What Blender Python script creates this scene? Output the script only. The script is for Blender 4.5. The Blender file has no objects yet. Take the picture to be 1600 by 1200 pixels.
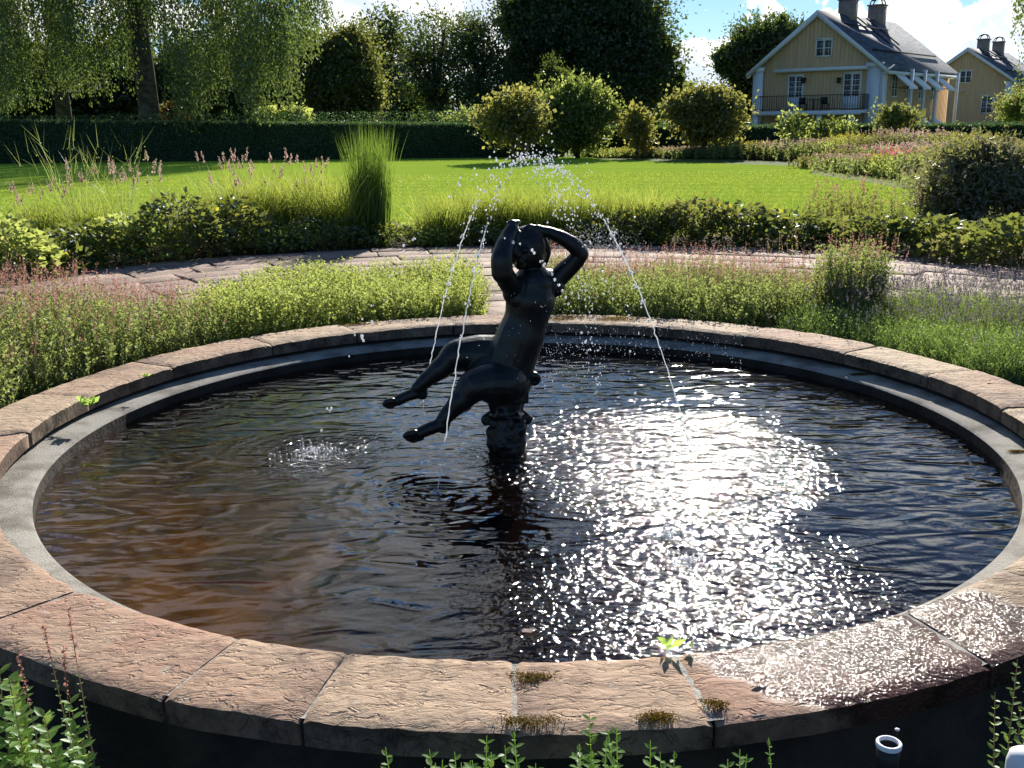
import bpy, math, random
import numpy as np
from mathutils import Vector, Matrix
random.seed(7)
R = np.random.default_rng(7)
PI = math.pi
SC = bpy.context.scene
COL = SC.collection

# ------------------------------------------------------------------ camera
F_PX, PITCH, ROLL = 1590.5, 0.2529, -0.0119      # focal length for a 1600 px wide frame
CAMZ = 1.42
cp, sp, cr, sr = math.cos(PITCH), math.sin(PITCH), math.cos(ROLL), math.sin(ROLL)
RGT, UPV, FWD = Vector((1, 0, 0)), Vector((0, sp, cp)), Vector((0, cp, -sp))
cx_, cy_ = RGT * cr + UPV * sr, -sr * RGT + UPV * cr
cam = bpy.data.cameras.new('camera'); camo = bpy.data.objects.new('camera', cam); COL.objects.link(camo)
M = Matrix.Identity(4)
for i in range(3):
    M[i][0] = cx_[i]; M[i][1] = cy_[i]; M[i][2] = -FWD[i]
M[2][3] = CAMZ
camo.matrix_world = M
cam.sensor_width = 36; cam.lens = 36 * F_PX / 1600; cam.clip_start = 0.05; cam.clip_end = 3000
SC.camera = camo

def ray(px, py):
    """world direction through a point of the 1600x1200 photograph"""
    x, y = px - 800, py - 600
    return cx_ * x - cy_ * y + FWD * F_PX
def at_z(px, py, z=0.0):
    d = ray(px, py); t = (z - CAMZ) / d.z
    return Vector((d.x * t, d.y * t, z))
def at_y(px, py, Y):
    d = ray(px, py); t = Y / d.y
    return Vector((d.x * t, Y, CAMZ + d.z * t))
def on_plane(px, py, o, n):
    d = ray(px, py); c = Vector((0, 0, CAMZ)); t = (o - c).dot(n) / d.dot(n)
    return c + d * t

# ------------------------------------------------------------------ light
SUN_AZ, SUN_EL = math.radians(12.0), math.radians(27.5)     # azimuth to the right of +Y
sd = Vector((math.sin(SUN_AZ) * math.cos(SUN_EL), math.cos(SUN_AZ) * math.cos(SUN_EL), math.sin(SUN_EL)))
sl = bpy.data.lights.new('sun', 'SUN'); sl.energy = 5.0; sl.angle = math.radians(0.55); sl.color = (1, .94, .84)
so = bpy.data.objects.new('sun', sl); COL.objects.link(so)
so.rotation_euler = sd.to_track_quat('Z', 'Y').to_euler()

def nodes_of(tree):
    N, L = tree.nodes, tree.links
    def nn(t, ins=None, **kw):
        n = N.new(t)
        for k, v in kw.items(): setattr(n, k, v)
        for k, v in (ins or {}).items():
            s = n.inputs[k]
            if isinstance(v, bpy.types.NodeSocket): L.new(v, s)
            else: s.default_value = v
        return n
    def ma(op, a, b=0.0, c=0.0, clamp=False):
        n = N.new('ShaderNodeMath'); n.operation = op; n.use_clamp = clamp
        for i, v in enumerate((a, b, c)):
            if isinstance(v, bpy.types.NodeSocket): L.new(v, n.inputs[i])
            else: n.inputs[i].default_value = v
        return n.outputs[0]
    def vm(op, a, b=(0, 0, 0), scale=None):
        n = N.new('ShaderNodeVectorMath'); n.operation = op
        for i, v in enumerate((a, b)):
            if isinstance(v, bpy.types.NodeSocket): L.new(v, n.inputs[i])
            else: n.inputs[i].default_value = v
        if scale is not None: n.inputs['Scale'].default_value = scale
        return n.outputs['Value'] if op in ('DISTANCE', 'LENGTH', 'DOT_PRODUCT') else n.outputs['Vector']
    def noise(vec, scale, detail=3, rough=.55, dist=0.0, out='Fac'):
        n = N.new('ShaderNodeTexNoise'); L.new(vec, n.inputs['Vector'])
        n.inputs['Scale'].default_value = scale; n.inputs['Detail'].default_value = detail
        n.inputs['Roughness'].default_value = rough; n.inputs['Distortion'].default_value = dist
        return n.outputs[out]
    def mapr(v, a, b, c=0.0, d=1.0, smooth=True):
        n = N.new('ShaderNodeMapRange'); n.interpolation_type = 'SMOOTHSTEP' if smooth else 'LINEAR'
        L.new(v, n.inputs['Value'])
        for k, x in zip(('From Min', 'From Max', 'To Min', 'To Max'), (a, b, c, d)): n.inputs[k].default_value = x
        return n.outputs['Result']
    def mix(f, a, b, mode='MIX'):
        n = N.new('ShaderNodeMix'); n.data_type = 'RGBA'; n.blend_type = mode
        for s, v in ((n.inputs[0], f), (n.inputs[6], a), (n.inputs[7], b)):
            if isinstance(v, bpy.types.NodeSocket): L.new(v, s)
            else: s.default_value = v if not isinstance(v, tuple) else (v + (1,) if len(v) == 3 else v)
        return n.outputs[2]
    return nn, ma, vm, noise, mapr, mix, L

W = bpy.data.worlds.new("World"); SC.world = W; W.use_nodes = True
W.node_tree.nodes.clear()
nn, ma, vm, noise, mapr, mix, L = nodes_of(W.node_tree)
sky = nn('ShaderNodeTexSky', sky_type='NISHITA', sun_disc=False, sun_elevation=SUN_EL, sun_rotation=SUN_AZ,
         air_density=1.0, dust_density=0.05, ozone_density=3.0)
dirv = nn('ShaderNodeTexCoord').outputs['Generated']
sep = nn('ShaderNodeSeparateXYZ', {0: dirv})
den = ma('ADD', ma('MAXIMUM', sep.outputs[2], 0.0), 0.10)
planar = nn('ShaderNodeCombineXYZ', {0: ma('DIVIDE', sep.outputs[0], den), 1: ma('DIVIDE', sep.outputs[1], den), 2: 0.0}).outputs[0]
stre = nn('ShaderNodeMapping', {'Vector': planar, 'Rotation': (0, 0, .5), 'Scale': (.5, 1.4, 1)}).outputs[0]
n1 = noise(stre, 1.3, 7, .6, .5)
m_str = ma('MULTIPLY', mapr(n1, .52, .80), .45)
# cumulus heaps: noise thresholds raised near given directions of the sky
warp = noise(dirv, 22, 6, .62)
def heap(px, py, r, sx=1.0):
    d = ray(px, py).normalized()
    v = vm('SUBTRACT', dirv, tuple(d))
    v = vm('MULTIPLY', v, (1 / sx, 1 / sx, 1.0))
    return ma('SUBTRACT', 1.0, ma('DIVIDE', vm('LENGTH', v), r))
hs = None
for px, py, r, sx in ((1510, 70, .058, 1.25), (1440, 100, .03, 1.6), (1090, 115, .035, 1.9), (560, 5, .045, 1.6), (730, -5, .05, 1.8), (640, 60, .05, 1.6),
                      (620, -560, .09, 1.9), (200, -1100, .16, 1.8), (2100, -250, .2, 2), (-500, 60, .2, 2.0)):
    h = heap(px, py, r, sx); hs = h if hs is None else ma('MAXIMUM', hs, h)
dens = ma('ADD', ma('MULTIPLY', hs, .75), ma('MULTIPLY', ma('SUBTRACT', warp, .5), 2.6))
m_cu = mapr(dens, .0, .14)
inner = mapr(dens, .10, .75)
ccol = mix(inner, (14.5, 14.4, 14.0), (8.5, 9.7, 11.6))
low = mapr(sep.outputs[2], .0, .12, .30, .0)                        # pale haze of thin cloud above the horizon
toward = mapr(vm('DOT_PRODUCT', dirv, tuple(sd)), -.3, .95, .30, 1.0)
def lit(c):                                                         # thin cloud scatters forward; away from the sun it is dimmed to lower fill
    cc = nn('ShaderNodeVectorMath', operation='SCALE'); cc.inputs[3].default_value = 1.0
    if isinstance(c, tuple): cc.inputs[0].default_value = c
    else: L.new(c, cc.inputs[0])
    L.new(toward, cc.inputs[3]); return cc.outputs[0]
blue = mix(1.0, sky.outputs[0], (.76, .96, 1.17), 'MULTIPLY')
c1 = mix(low, blue, lit((10.5, 11.8, 13.0)))
c2 = mix(m_str, c1, lit((11.8, 12.3, 12.8)))
c3 = mix(m_cu, c2, lit(ccol))
bg = nn('ShaderNodeBackground', {'Color': c3, 'Strength': 0.053})
wo = nn('ShaderNodeOutputWorld', {'Surface': bg.outputs[0]})

SC.view_settings.view_transform = 'Standard'; SC.view_settings.look = 'None'
SC.view_settings.exposure = 0.9; SC.view_settings.gamma = 1.0; SC.view_settings.use_curve_mapping = False
SC.render.engine = 'CYCLES'
SC.cycles.max_bounces = 8; SC.cycles.transparent_max_bounces = 16; SC.cycles.diffuse_bounces = 3
SC.cycles.caustics_reflective = False; SC.cycles.caustics_refractive = False
SC.cycles.use_denoising = True

# ------------------------------------------------------------------ helpers
class Geo:
    """collects vertices and triangles (numpy) with material slots, then links ONE mesh object"""
    def __init__(s): s.V, s.T, s.I, s.n = [], [], [], 0
    def add(s, V, T, mi=0):
        V = np.asarray(V, float).reshape(-1, 3); T = np.asarray(T, int).reshape(-1, 3)
        s.V.append(V); s.T.append(T + s.n); s.n += len(V)
        s.I.append(np.full(len(T), mi) if np.isscalar(mi) else np.asarray(mi))
        return s
    def box(s, a, b, mi=0, rot=None, org=None):
        a, b = np.array(a, float), np.array(b, float)
        V = np.array([[(a, b)[(i >> k) & 1][k] for k in range(3)] for i in range(8)])
        if rot is not None: V = V @ np.array(rot).T
        if org is not None: V = V + np.array(org)
        T = [(0, 2, 1), (1, 2, 3), (4, 5, 6), (5, 7, 6), (0, 1, 4), (1, 5, 4), (2, 6, 3), (3, 6, 7), (0, 4, 2), (2, 4, 6), (1, 3, 5), (3, 7, 5)]
        return s.add(V, T, mi)
    def tube(s, pts, rad, k=6, mi=0, cap=True):
        pts = np.array([tuple(p) for p in pts], float); n = len(pts)
        rad = np.broadcast_to(np.asarray(rad, float), (n,))
        tan = np.gradient(pts, axis=0); tan /= np.linalg.norm(tan, axis=1, keepdims=True) + 1e-9
        ref = np.array([0, 0, 1.]) if abs(tan[0][2]) < .9 else np.array([1., 0, 0])
        V = []
        u = np.cross(tan[0], ref); u /= np.linalg.norm(u)
        for i in range(n):
            u = u - tan[i] * u.dot(tan[i]); u /= np.linalg.norm(u); w = np.cross(tan[i], u)
            for j in range(k):
                a = 2 * PI * j / k; V.append(pts[i] + rad[i] * (math.cos(a) * u + math.sin(a) * w))
        T = []
        for i in range(n - 1):
            for j in range(k):
                a, b = i * k + j, i * k + (j + 1) % k
                T += [(a, b, a + k), (b, b + k, a + k)]
        if cap:
            for j in range(1, k - 1):
                T += [(0, j + 1, j), ((n - 1) * k, (n - 1) * k + j, (n - 1) * k + j + 1)]
        return s.add(V, T, mi)
    def leaves(s, P, D, size, width=.45, fold=.15, mi=0, rng=R):
        """n folded leaf blades from base points P along directions D"""
        P = np.asarray(P, float); n = len(P)
        D = np.asarray(D, float); D = D / (np.linalg.norm(D, axis=1, keepdims=True) + 1e-9)
        size = np.broadcast_to(np.asarray(size, float), (n,))[:, None]
        rv = rng.normal(size=(n, 3)); sd_ = np.cross(D, rv); sd_ /= np.linalg.norm(sd_, axis=1, keepdims=True) + 1e-9
        nr = np.cross(sd_, D)
        mid = P + D * size * .5 + nr * size * fold
        V = np.stack([P, mid + sd_ * size * width * .5, P + D * size, mid - sd_ * size * width * .5], 1).reshape(-1, 3)
        b = np.arange(n)[:, None] * 4
        T = np.concatenate([b + [0, 1, 2], b + [0, 2, 3]], 1).reshape(-1, 3)
        return s.add(V, T, mi if np.isscalar(mi) else np.repeat(mi, 2))
    def blades(s, P, D, ln, w, droop=.3, k=4, mi=0, rng=R):
        """tapering grass blades that bend over"""
        P = np.asarray(P, float); n = len(P); D = np.asarray(D, float); D = D / np.linalg.norm(D, axis=1, keepdims=True)
        ln = np.broadcast_to(np.asarray(ln, float), (n,)); w = np.broadcast_to(np.asarray(w, float), (n,))
        droop = np.broadcast_to(np.asarray(droop, float), (n,))
        a = rng.uniform(0, 2 * PI, n); side = np.stack([np.cos(a), np.sin(a), 0 * a], 1)
        out = D * [1, 1, 0]; out = out / (np.linalg.norm(out, axis=1, keepdims=True) + 1e-6)
        rows = []
        for i in range(k + 1):
            t = i / k
            c = P + D * (ln * t)[:, None] + out * (droop * ln * t * t)[:, None] - np.array([0, 0, 1.]) * (droop * ln * t ** 3 * .5)[:, None]
            ww = (w * (1 - t ** 2) * .5)[:, None]
            rows += [c - side * ww, c + side * ww] if i < k else [c]
        V = np.stack(rows, 1).reshape(-1, 3); m = 2 * k + 1
        b = np.arange(n)[:, None] * m; tri = []
        for i in range(k - 1): tri += [2 * i, 2 * i + 1, 2 * i + 2, 2 * i + 1, 2 * i + 3, 2 * i + 2]
        tri += [2 * k - 2, 2 * k - 1, 2 * k]
        return s.add(V, (b + np.array(tri)).reshape(-1, 3), mi if np.isscalar(mi) else np.repeat(mi, len(tri) // 3))
    def balls(s, P, r, mi=0, stretch=1.0):
        t = (1 + 5 ** .5) / 2
        v = np.array([(-1, t, 0), (1, t, 0), (-1, -t, 0), (1, -t, 0), (0, -1, t), (0, 1, t), (0, -1, -t), (0, 1, -t), (t, 0, -1), (t, 0, 1), (-t, 0, -1), (-t, 0, 1)]) / math.sqrt(1 + t * t)
        f = np.array([(0, 11, 5), (0, 5, 1), (0, 1, 7), (0, 7, 10), (0, 10, 11), (1, 5, 9), (5, 11, 4), (11, 10, 2), (10, 7, 6), (7, 1, 8), (3, 9, 4), (3, 4, 2), (3, 2, 6), (3, 6, 8), (3, 8, 9), (4, 9, 5), (2, 4, 11), (6, 2, 10), (8, 6, 7), (9, 8, 1)])
        P = np.asarray(P, float); n = len(P); r = np.broadcast_to(np.asarray(r, float), (n,))
        v = v * [1, 1, stretch]
        V = (P[:, None] + v[None] * r[:, None, None]).reshape(-1, 3)
        return s.add(V, (np.arange(n)[:, None, None] * 12 + f[None]).reshape(-1, 3), mi)
    def lathe(s, prof, cx=0, cy=0, seg=64, mi=0, a0=0, a1=2 * PI):
        full = abs(a1 - a0 - 2 * PI) < 1e-6; m = seg if full else seg + 1
        A = a0 + (a1 - a0) * np.arange(m) / seg
        V = np.array([[cx + r * math.cos(a), cy + r * math.sin(a), z] for r, z in prof for a in A]); T = []
        for i in range(len(prof) - 1):
            for j in range(seg):
                a, b = i * m + j, i * m + (j + 1) % m
                T += [(a, b, a + m), (b, b + m, a + m)]
        return s.add(V, T, mi)
    def build(s, name, mats, parent=None, smooth=False, shift=None):
        V = np.concatenate(s.V); T = np.concatenate(s.T); I = np.concatenate(s.I)
        if shift is not None: V = V - np.array(shift)
        me = bpy.data.meshes.new(name)
        me.vertices.add(len(V)); me.vertices.foreach_set('co', V.ravel())
        me.loops.add(len(T) * 3); me.loops.foreach_set('vertex_index', T.ravel().astype(np.int32))
        me.polygons.add(len(T)); me.polygons.foreach_set('loop_start', np.arange(0, len(T) * 3, 3, dtype=np.int32))
        me.polygons.foreach_set('material_index', I.astype(np.int32))
        if smooth: me.polygons.foreach_set('use_smooth', np.ones(len(T), bool))
        me.update(calc_edges=True); me.validate()
        for m in (mats if isinstance(mats, (list, tuple)) else [mats]): me.materials.append(m)
        o = bpy.data.objects.new(name, me); COL.objects.link(o)
        if shift is not None and parent is None: o.location = tuple(shift)
        if parent is not None: o.parent = parent
        return o

def tag(o, label=None, cat=None, group=None, kind=None):
    for k, v in (('label', label), ('category', cat), ('group', group), ('kind', kind)):
        if v: o[k] = v
    return o
def thing(name, label, cat, loc=(0, 0, 0), rz=0, group=None):
    o = bpy.data.objects.new(name, None); COL.objects.link(o); o.location = loc; o.rotation_euler = (0, 0, rz)
    o.empty_display_size = .1
    return tag(o, label, cat, group)

# ------------------------------------------------------------------ materials
def new_mat(name):
    m = bpy.data.materials.new(name); m.use_nodes = True; m.node_tree.nodes.clear()
    return m, nodes_of(m.node_tree)
def leaf_mat(name, a, b, trans=.5, gloss=.05, tcol=None):
    m, (nn, ma, vm, noise, mapr, mix, L) = new_mat(name)
    g = nn('ShaderNodeNewGeometry')
    col = mix(g.outputs['Random Per Island'], a, b)
    tc = mix(.6, col, tcol or (b[0] * 1.9 + .01, b[1] * 1.7, b[2] * .5))
    d = nn('ShaderNodeBsdfDiffuse', {'Color': col}); t = nn('ShaderNodeBsdfTranslucent', {'Color': tc})
    s = nn('ShaderNodeMixShader', {0: trans, 1: d.outputs[0], 2: t.outputs[0]})
    gl = nn('ShaderNodeBsdfGlossy', {'Color': (.8, .85, .9, 1), 'Roughness': .42})
    s2 = nn('ShaderNodeMixShader', {0: gloss, 1: s.outputs[0], 2: gl.outputs[0]})
    nn('ShaderNodeOutputMaterial', {'Surface': s2.outputs[0]})
    return m
def surf(name, a, b, scale=4, rough=.8, bump=.0, bscale=30, spec=.3, metal=0, contrast=(.35, .65), stretch=(1, 1, 1), dist=.02):
    m, (nn, ma, vm, noise, mapr, mix, L) = new_mat(name)
    co = vm('MULTIPLY', nn('ShaderNodeTexCoord').outputs['Object'], stretch)
    f = mapr(noise(co, scale, 6, .6), *contrast)
    p = nn('ShaderNodeBsdfPrincipled', {'Base Color': mix(f, a, b), 'Roughness': rough, 'Specular IOR Level': spec, 'Metallic': metal})
    if bump:
        bn = nn('ShaderNodeBump', {'Height': noise(co, bscale, 6, .65), 'Strength': bump, 'Distance': dist})
        L.new(bn.outputs[0], p.inputs['Normal'])
    nn('ShaderNodeOutputMaterial', {'Surface': p.outputs[0]})
    return m

M_ = {}
M_['soil'] = surf('soil', (.045, .032, .022), (.09, .065, .045), 6, .95, .6, 40)
M_['bark'] = surf('bark', (.03, .025, .02), (.075, .06, .05), 6, .9, .8, 20, stretch=(3, 3, .6))
M_['birch_bark'] = surf('birch_bark', (.05, .045, .04), (.14, .125, .11), 3, .9, .8, 14, stretch=(1, 1, 1.6))
M_['birch'] = leaf_mat('birch_leaf', (.05, .095, .022), (.11, .165, .04), .5, tcol=(.24, .31, .06))
M_['dark'] = leaf_mat('dark_leaf', (.04, .072, .028), (.08, .125, .042), .5)
M_['mid'] = leaf_mat('mid_leaf', (.045, .08, .025), (.10, .15, .045), .5)
M_['gold'] = leaf_mat('golden_leaf', (.13, .145, .03), (.24, .22, .05), .6, tcol=(.54, .52, .11))
M_['warm'] = leaf_mat('yellowing_leaf', (.07, .095, .025), (.15, .155, .04), .55, tcol=(.40, .40, .09))
M_['hedge'] = leaf_mat('hedge_leaf', (.042, .095, .05), (.075, .15, .065), .38, tcol=(.14, .24, .05))
M_['herb'] = leaf_mat('herb_leaf', (.12, .185, .045), (.21, .28, .075), .58, .03, tcol=(.66, .72, .17))
M_['sage'] = leaf_mat('grey_green_leaf', (.085, .135, .045), (.155, .21, .07), .55, .04, tcol=(.52, .60, .15))
M_['lav'] = leaf_mat('lavender_leaf', (.065, .12, .03), (.12, .19, .055), .56, .05, tcol=(.36, .50, .10))
M_['lavflower'] = leaf_mat('lavender_flower', (.10, .075, .12), (.20, .16, .22), .4, .02, tcol=(.30, .24, .30))
M_['pink'] = leaf_mat('dry_pink_flower', (.26, .12, .09), (.45, .22, .17), .5, .02, tcol=(.62, .32, .26))
M_['tan'] = leaf_mat('dry_stalk', (.16, .12, .07), (.32, .24, .15), .45, .02, tcol=(.5, .38, .24))
M_['plume'] = leaf_mat('plume', (.28, .18, .15), (.42, .30, .25), .55, .02, tcol=(.7, .5, .42))
M_['grassy'] = leaf_mat('grass_blade', (.10, .16, .02), (.18, .24, .035), .6, .04, tcol=(.60, .66, .09))
M_['tallgreen'] = leaf_mat('tall_grass_blade', (.06, .12, .02), (.11, .19, .035), .55, .04, tcol=(.36, .52, .06))
M_['broad'] = leaf_mat('broad_leaf', (.035, .065, .018), (.085, .13, .035), .45, .06, tcol=(.40, .44, .07))
M_['yel'] = leaf_mat('yellow_leaf', (.16, .18, .02), (.34, .28, .03), .6, .05, tcol=(.6, .55, .06))
M_['fern'] = leaf_mat('feathery_leaf', (.09, .10, .06), (.19, .185, .10), .5, .10, tcol=(.42, .40, .18))
M_['mint'] = leaf_mat('mint_leaf', (.13, .25, .05), (.24, .40, .09), .62, .03, tcol=(.60, .80, .16))
M_['magenta'] = leaf_mat('magenta_flower', (.45, .06, .12), (.65, .14, .22), .5, .02, tcol=(.85, .2, .3))
M_['rust'] = leaf_mat('rust_leaf', (.12, .05, .02), (.25, .12, .05), .4, .03)
M_['moss'] = leaf_mat('moss', (.06, .05, .015), (.14, .105, .02), .3, .0)

# ------------------------------------------------------------------ the setting
PC = Vector((0.053, 4.493, 0)); R_IN, R_OUT, R_LEDGE = 2.20, 2.51, 2.07
Z_RIM, Z_LEDGE, Z_WATER = .12, .012, -.045

def ground_z(x, y):
    # level behind the pool, dropping away in front of it
    t = np.clip((4.2 - y) / 2.6, 0, 1); return -0.34 * t * t * (3 - 2 * t)
g = Geo()
xs = np.concatenate([-np.geomspace(900, 4, 26), np.linspace(-3.6, 3.6, 41), np.geomspace(4, 900, 26)])
ys = np.concatenate([[-60, -20, -6, -2], np.linspace(-1, 8, 46), np.geomspace(8.5, 1500, 40)])
X, Y = np.meshgrid(xs, ys); Z = ground_z(X, Y) + .0
inpool = np.hypot(X - PC.x, Y - PC.y)
Z = np.where((inpool < R_OUT - .12), -.6, Z)
nx = len(xs); V = np.stack([X, Y, Z], -1).reshape(-1, 3); T = []
for j in range(len(ys) - 1):
    for i in range(nx - 1):
        a = j * nx + i; T += [(a, a + 1, a + nx), (a + 1, a + nx + 1, a + nx)]
g.add(V, T)
def ground_mat():
    m, (nn, ma, vm, noise, mapr, mix, L) = new_mat('ground')
    co = nn('ShaderNodeTexCoord').outputs['Object']
    soil = mix(mapr(noise(co, 7, 6), .35, .65), (.035, .026, .018), (.08, .06, .042))
    grs = mix(mapr(noise(co, .8, 5), .35, .65), (.06, .10, .02), (.10, .14, .03))
    far = mapr(nn('ShaderNodeSeparateXYZ', {0: co}).outputs[1], 13.5, 15)
    p = nn('ShaderNodeBsdfPrincipled', {'Base Color': mix(far, soil, grs), 'Roughness': .95, 'Specular IOR Level': .15})
    bn = nn('ShaderNodeBump', {'Height': noise(co, 45, 6, .7), 'Strength': .8, 'Distance': .03}); L.new(bn.outputs[0], p.inputs['Normal'])
    nn('ShaderNodeOutputMaterial', {'Surface': p.outputs[0]}); return m
tag(g.build('ground', ground_mat(), smooth=True), kind='structure')

# lawn -------------------------------------------------------------
def lawn_mat():
    m, (nn, ma, vm, noise, mapr, mix, L) = new_mat('lawn')
    co = nn('ShaderNodeTexCoord').outputs['Object']
    big = noise(co, .35, 4); fine = noise(vm('MULTIPLY', co, (1, .35, 1)), 14, 6, .7)
    sx = nn('ShaderNodeSeparateXYZ', {0: co})
    mow = ma('MULTIPLY', ma('SINE', ma('MULTIPLY', ma('ADD', sx.outputs[1], ma('MULTIPLY', sx.outputs[0], .25)), 5.5)), .12)
    f = ma('ADD', ma('ADD', ma('MULTIPLY', big, .55), ma('MULTIPLY', fine, .6)), mow)
    c = mix(mapr(f, .35, .85), (.098, .15, .012), (.17, .22, .026))
    c = mix(ma('MULTIPLY', mapr(noise(co, 1.1, 7, .72), .50, .72), .45), c, (.20, .21, .045))
    d = nn('ShaderNodeBsdfDiffuse', {'Color': c})
    bn = nn('ShaderNodeBump', {'Height': fine, 'Strength': .9, 'Distance': .06}); L.new(bn.outputs[0], d.inputs['Normal'])
    gl = nn('ShaderNodeBsdfSheen', {'Color': (.20, .29, .04, 1), 'Roughness': .5}) 
    s = nn('ShaderNodeAddShader', {0: d.outputs[0], 1: gl.outputs[0]})
    nn('ShaderNodeOutputMaterial', {'Surface': s.outputs[0]}); return m
g = Geo()
edge = [(-40, 13.4), (-16, 12.6), (-8, 12.4), (-4, 12.9), (0, 13.3), (4, 13.3), (7, 13.2), (9.5, 15), (13, 20), (16.5, 24.5)]
edge2 = [at_z(px, py, 0) for px, py in ((1440, 300), (1340, 283), (1265, 272), (1275, 262), (1200, 258), (1060, 254), (940, 249))]
lp = [Vector((-40, 13.2, 0)), Vector((-8, 12.6, 0)), Vector((0, 13.3, 0)), Vector((5.2, 13.2, 0)), Vector((6.4, 15.5, 0))] + edge2 + [Vector((3, 41.6, 0)), Vector((-40, 41.6, 0))]
cen = Vector((-2, 24, 0))
V = [(cen.x, cen.y, .012)] + [(p.x, p.y, .012) for p in lp]
g.add(V, [(0, i + 1, (i + 1) % len(lp) + 1) for i in range(len(lp))])
tag(g.build('lawn', lawn_mat()), kind='structure')
# grass blades along the near part of the lawn
g = Geo()
n = 52000
yy = 12.6 + 16 * R.random(n) ** 1.5; xx = (R.random(n) - .5) * 1.05 * yy
P = np.stack([xx, yy, np.full(n, .01)], 1)
D = R.normal(size=(n, 3)) * [.45, .45, 0] + [0, 0, 1]
g.blades(P, D, R.uniform(.03, .06, n), R.uniform(.006, .011, n) * (yy / 12), .3, 1, 0)
tag(g.build('lawn_grass', M_['grassy']), 'short mown grass blades standing in the near part of the sunlit lawn', 'grass', kind='stuff')

# paved ring path ---------------------------------------------------
M_['paving'] = surf('paving_sandstone', (.20, .135, .105), (.36, .26, .21), 2.2, .8, .9, 16, dist=.02)
M_['joint'] = surf('joint_sand', (.03, .024, .02), (.06, .045, .035), 12, .95)
g = Geo()
A = np.linspace(math.radians(-20), math.radians(200), 90); V, T = [], []
for k, a in enumerate(A):
    for r in (2.54, 7.35): V.append((PC.x + r * math.cos(a), PC.y + r * math.sin(a), .004))
for k in range(len(A) - 1): a = 2 * k; T += [(a, a + 1, a + 2), (a + 1, a + 3, a + 2)]
g.add(V, T)
path = tag(g.build('path', M_['joint']), kind='structure')
def slab(r0, r1, a0, a1):
    gg = Geo(); h = .022 + random.uniform(-.006, .012); q = .008
    c = [(r0 + q, a0 + q / r0), (r1 - q, a0 + q / r1), (r1 - q, a1 - q / r1), (r0 + q, a1 - q / r0)]
    c = [(r + random.uniform(-.014, .014), a + random.uniform(-.014, .014) / r) for r, a in c]
    pts = [(PC.x + r * math.cos(a), PC.y + r * math.sin(a)) for r, a in c]
    mx = sum(p[0] for p in pts) / 4; my = sum(p[1] for p in pts) / 4
    V = [(x, y, .005) for x, y in pts] + [(x, y, h + random.uniform(-.003, .003)) for x, y in pts] + \
        [(mx + (x - mx) * .94, my + (y - my) * .94, h + .006) for x, y in pts]
    T = []
    for b in (0, 4):
        for i in range(4): j = (i + 1) % 4; T += [(b + i, b + j, b + 4 + i), (b + j, b + 4 + j, b + 4 + i)]
    T += [(8, 9, 10), (8, 10, 11)]
    return gg.add(V, T).build('paving_stone', M_['paving'], path)
rr = 4.05; ring = 0
while rr < 7.2:
    wd = random.choice((.36, .42, .5)); a = math.radians(18) + random.random() * .05
    while a < math.radians(160):
        da = random.uniform(.42, .85) / rr; slab(rr, min(rr + wd, 7.3), a, a + da); a += da
    rr += wd
for ang in (91.0, 52.6):                                   # two narrow radial walks between the beds
    a0 = math.radians(ang); rr = 2.56
    while rr < 4.0:
        slab(rr, rr + .34, a0 - .24 / rr, a0 - .0 / rr); slab(rr, rr + .34, a0 + .0 / rr, a0 + .22 / rr); rr += .34

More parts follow.
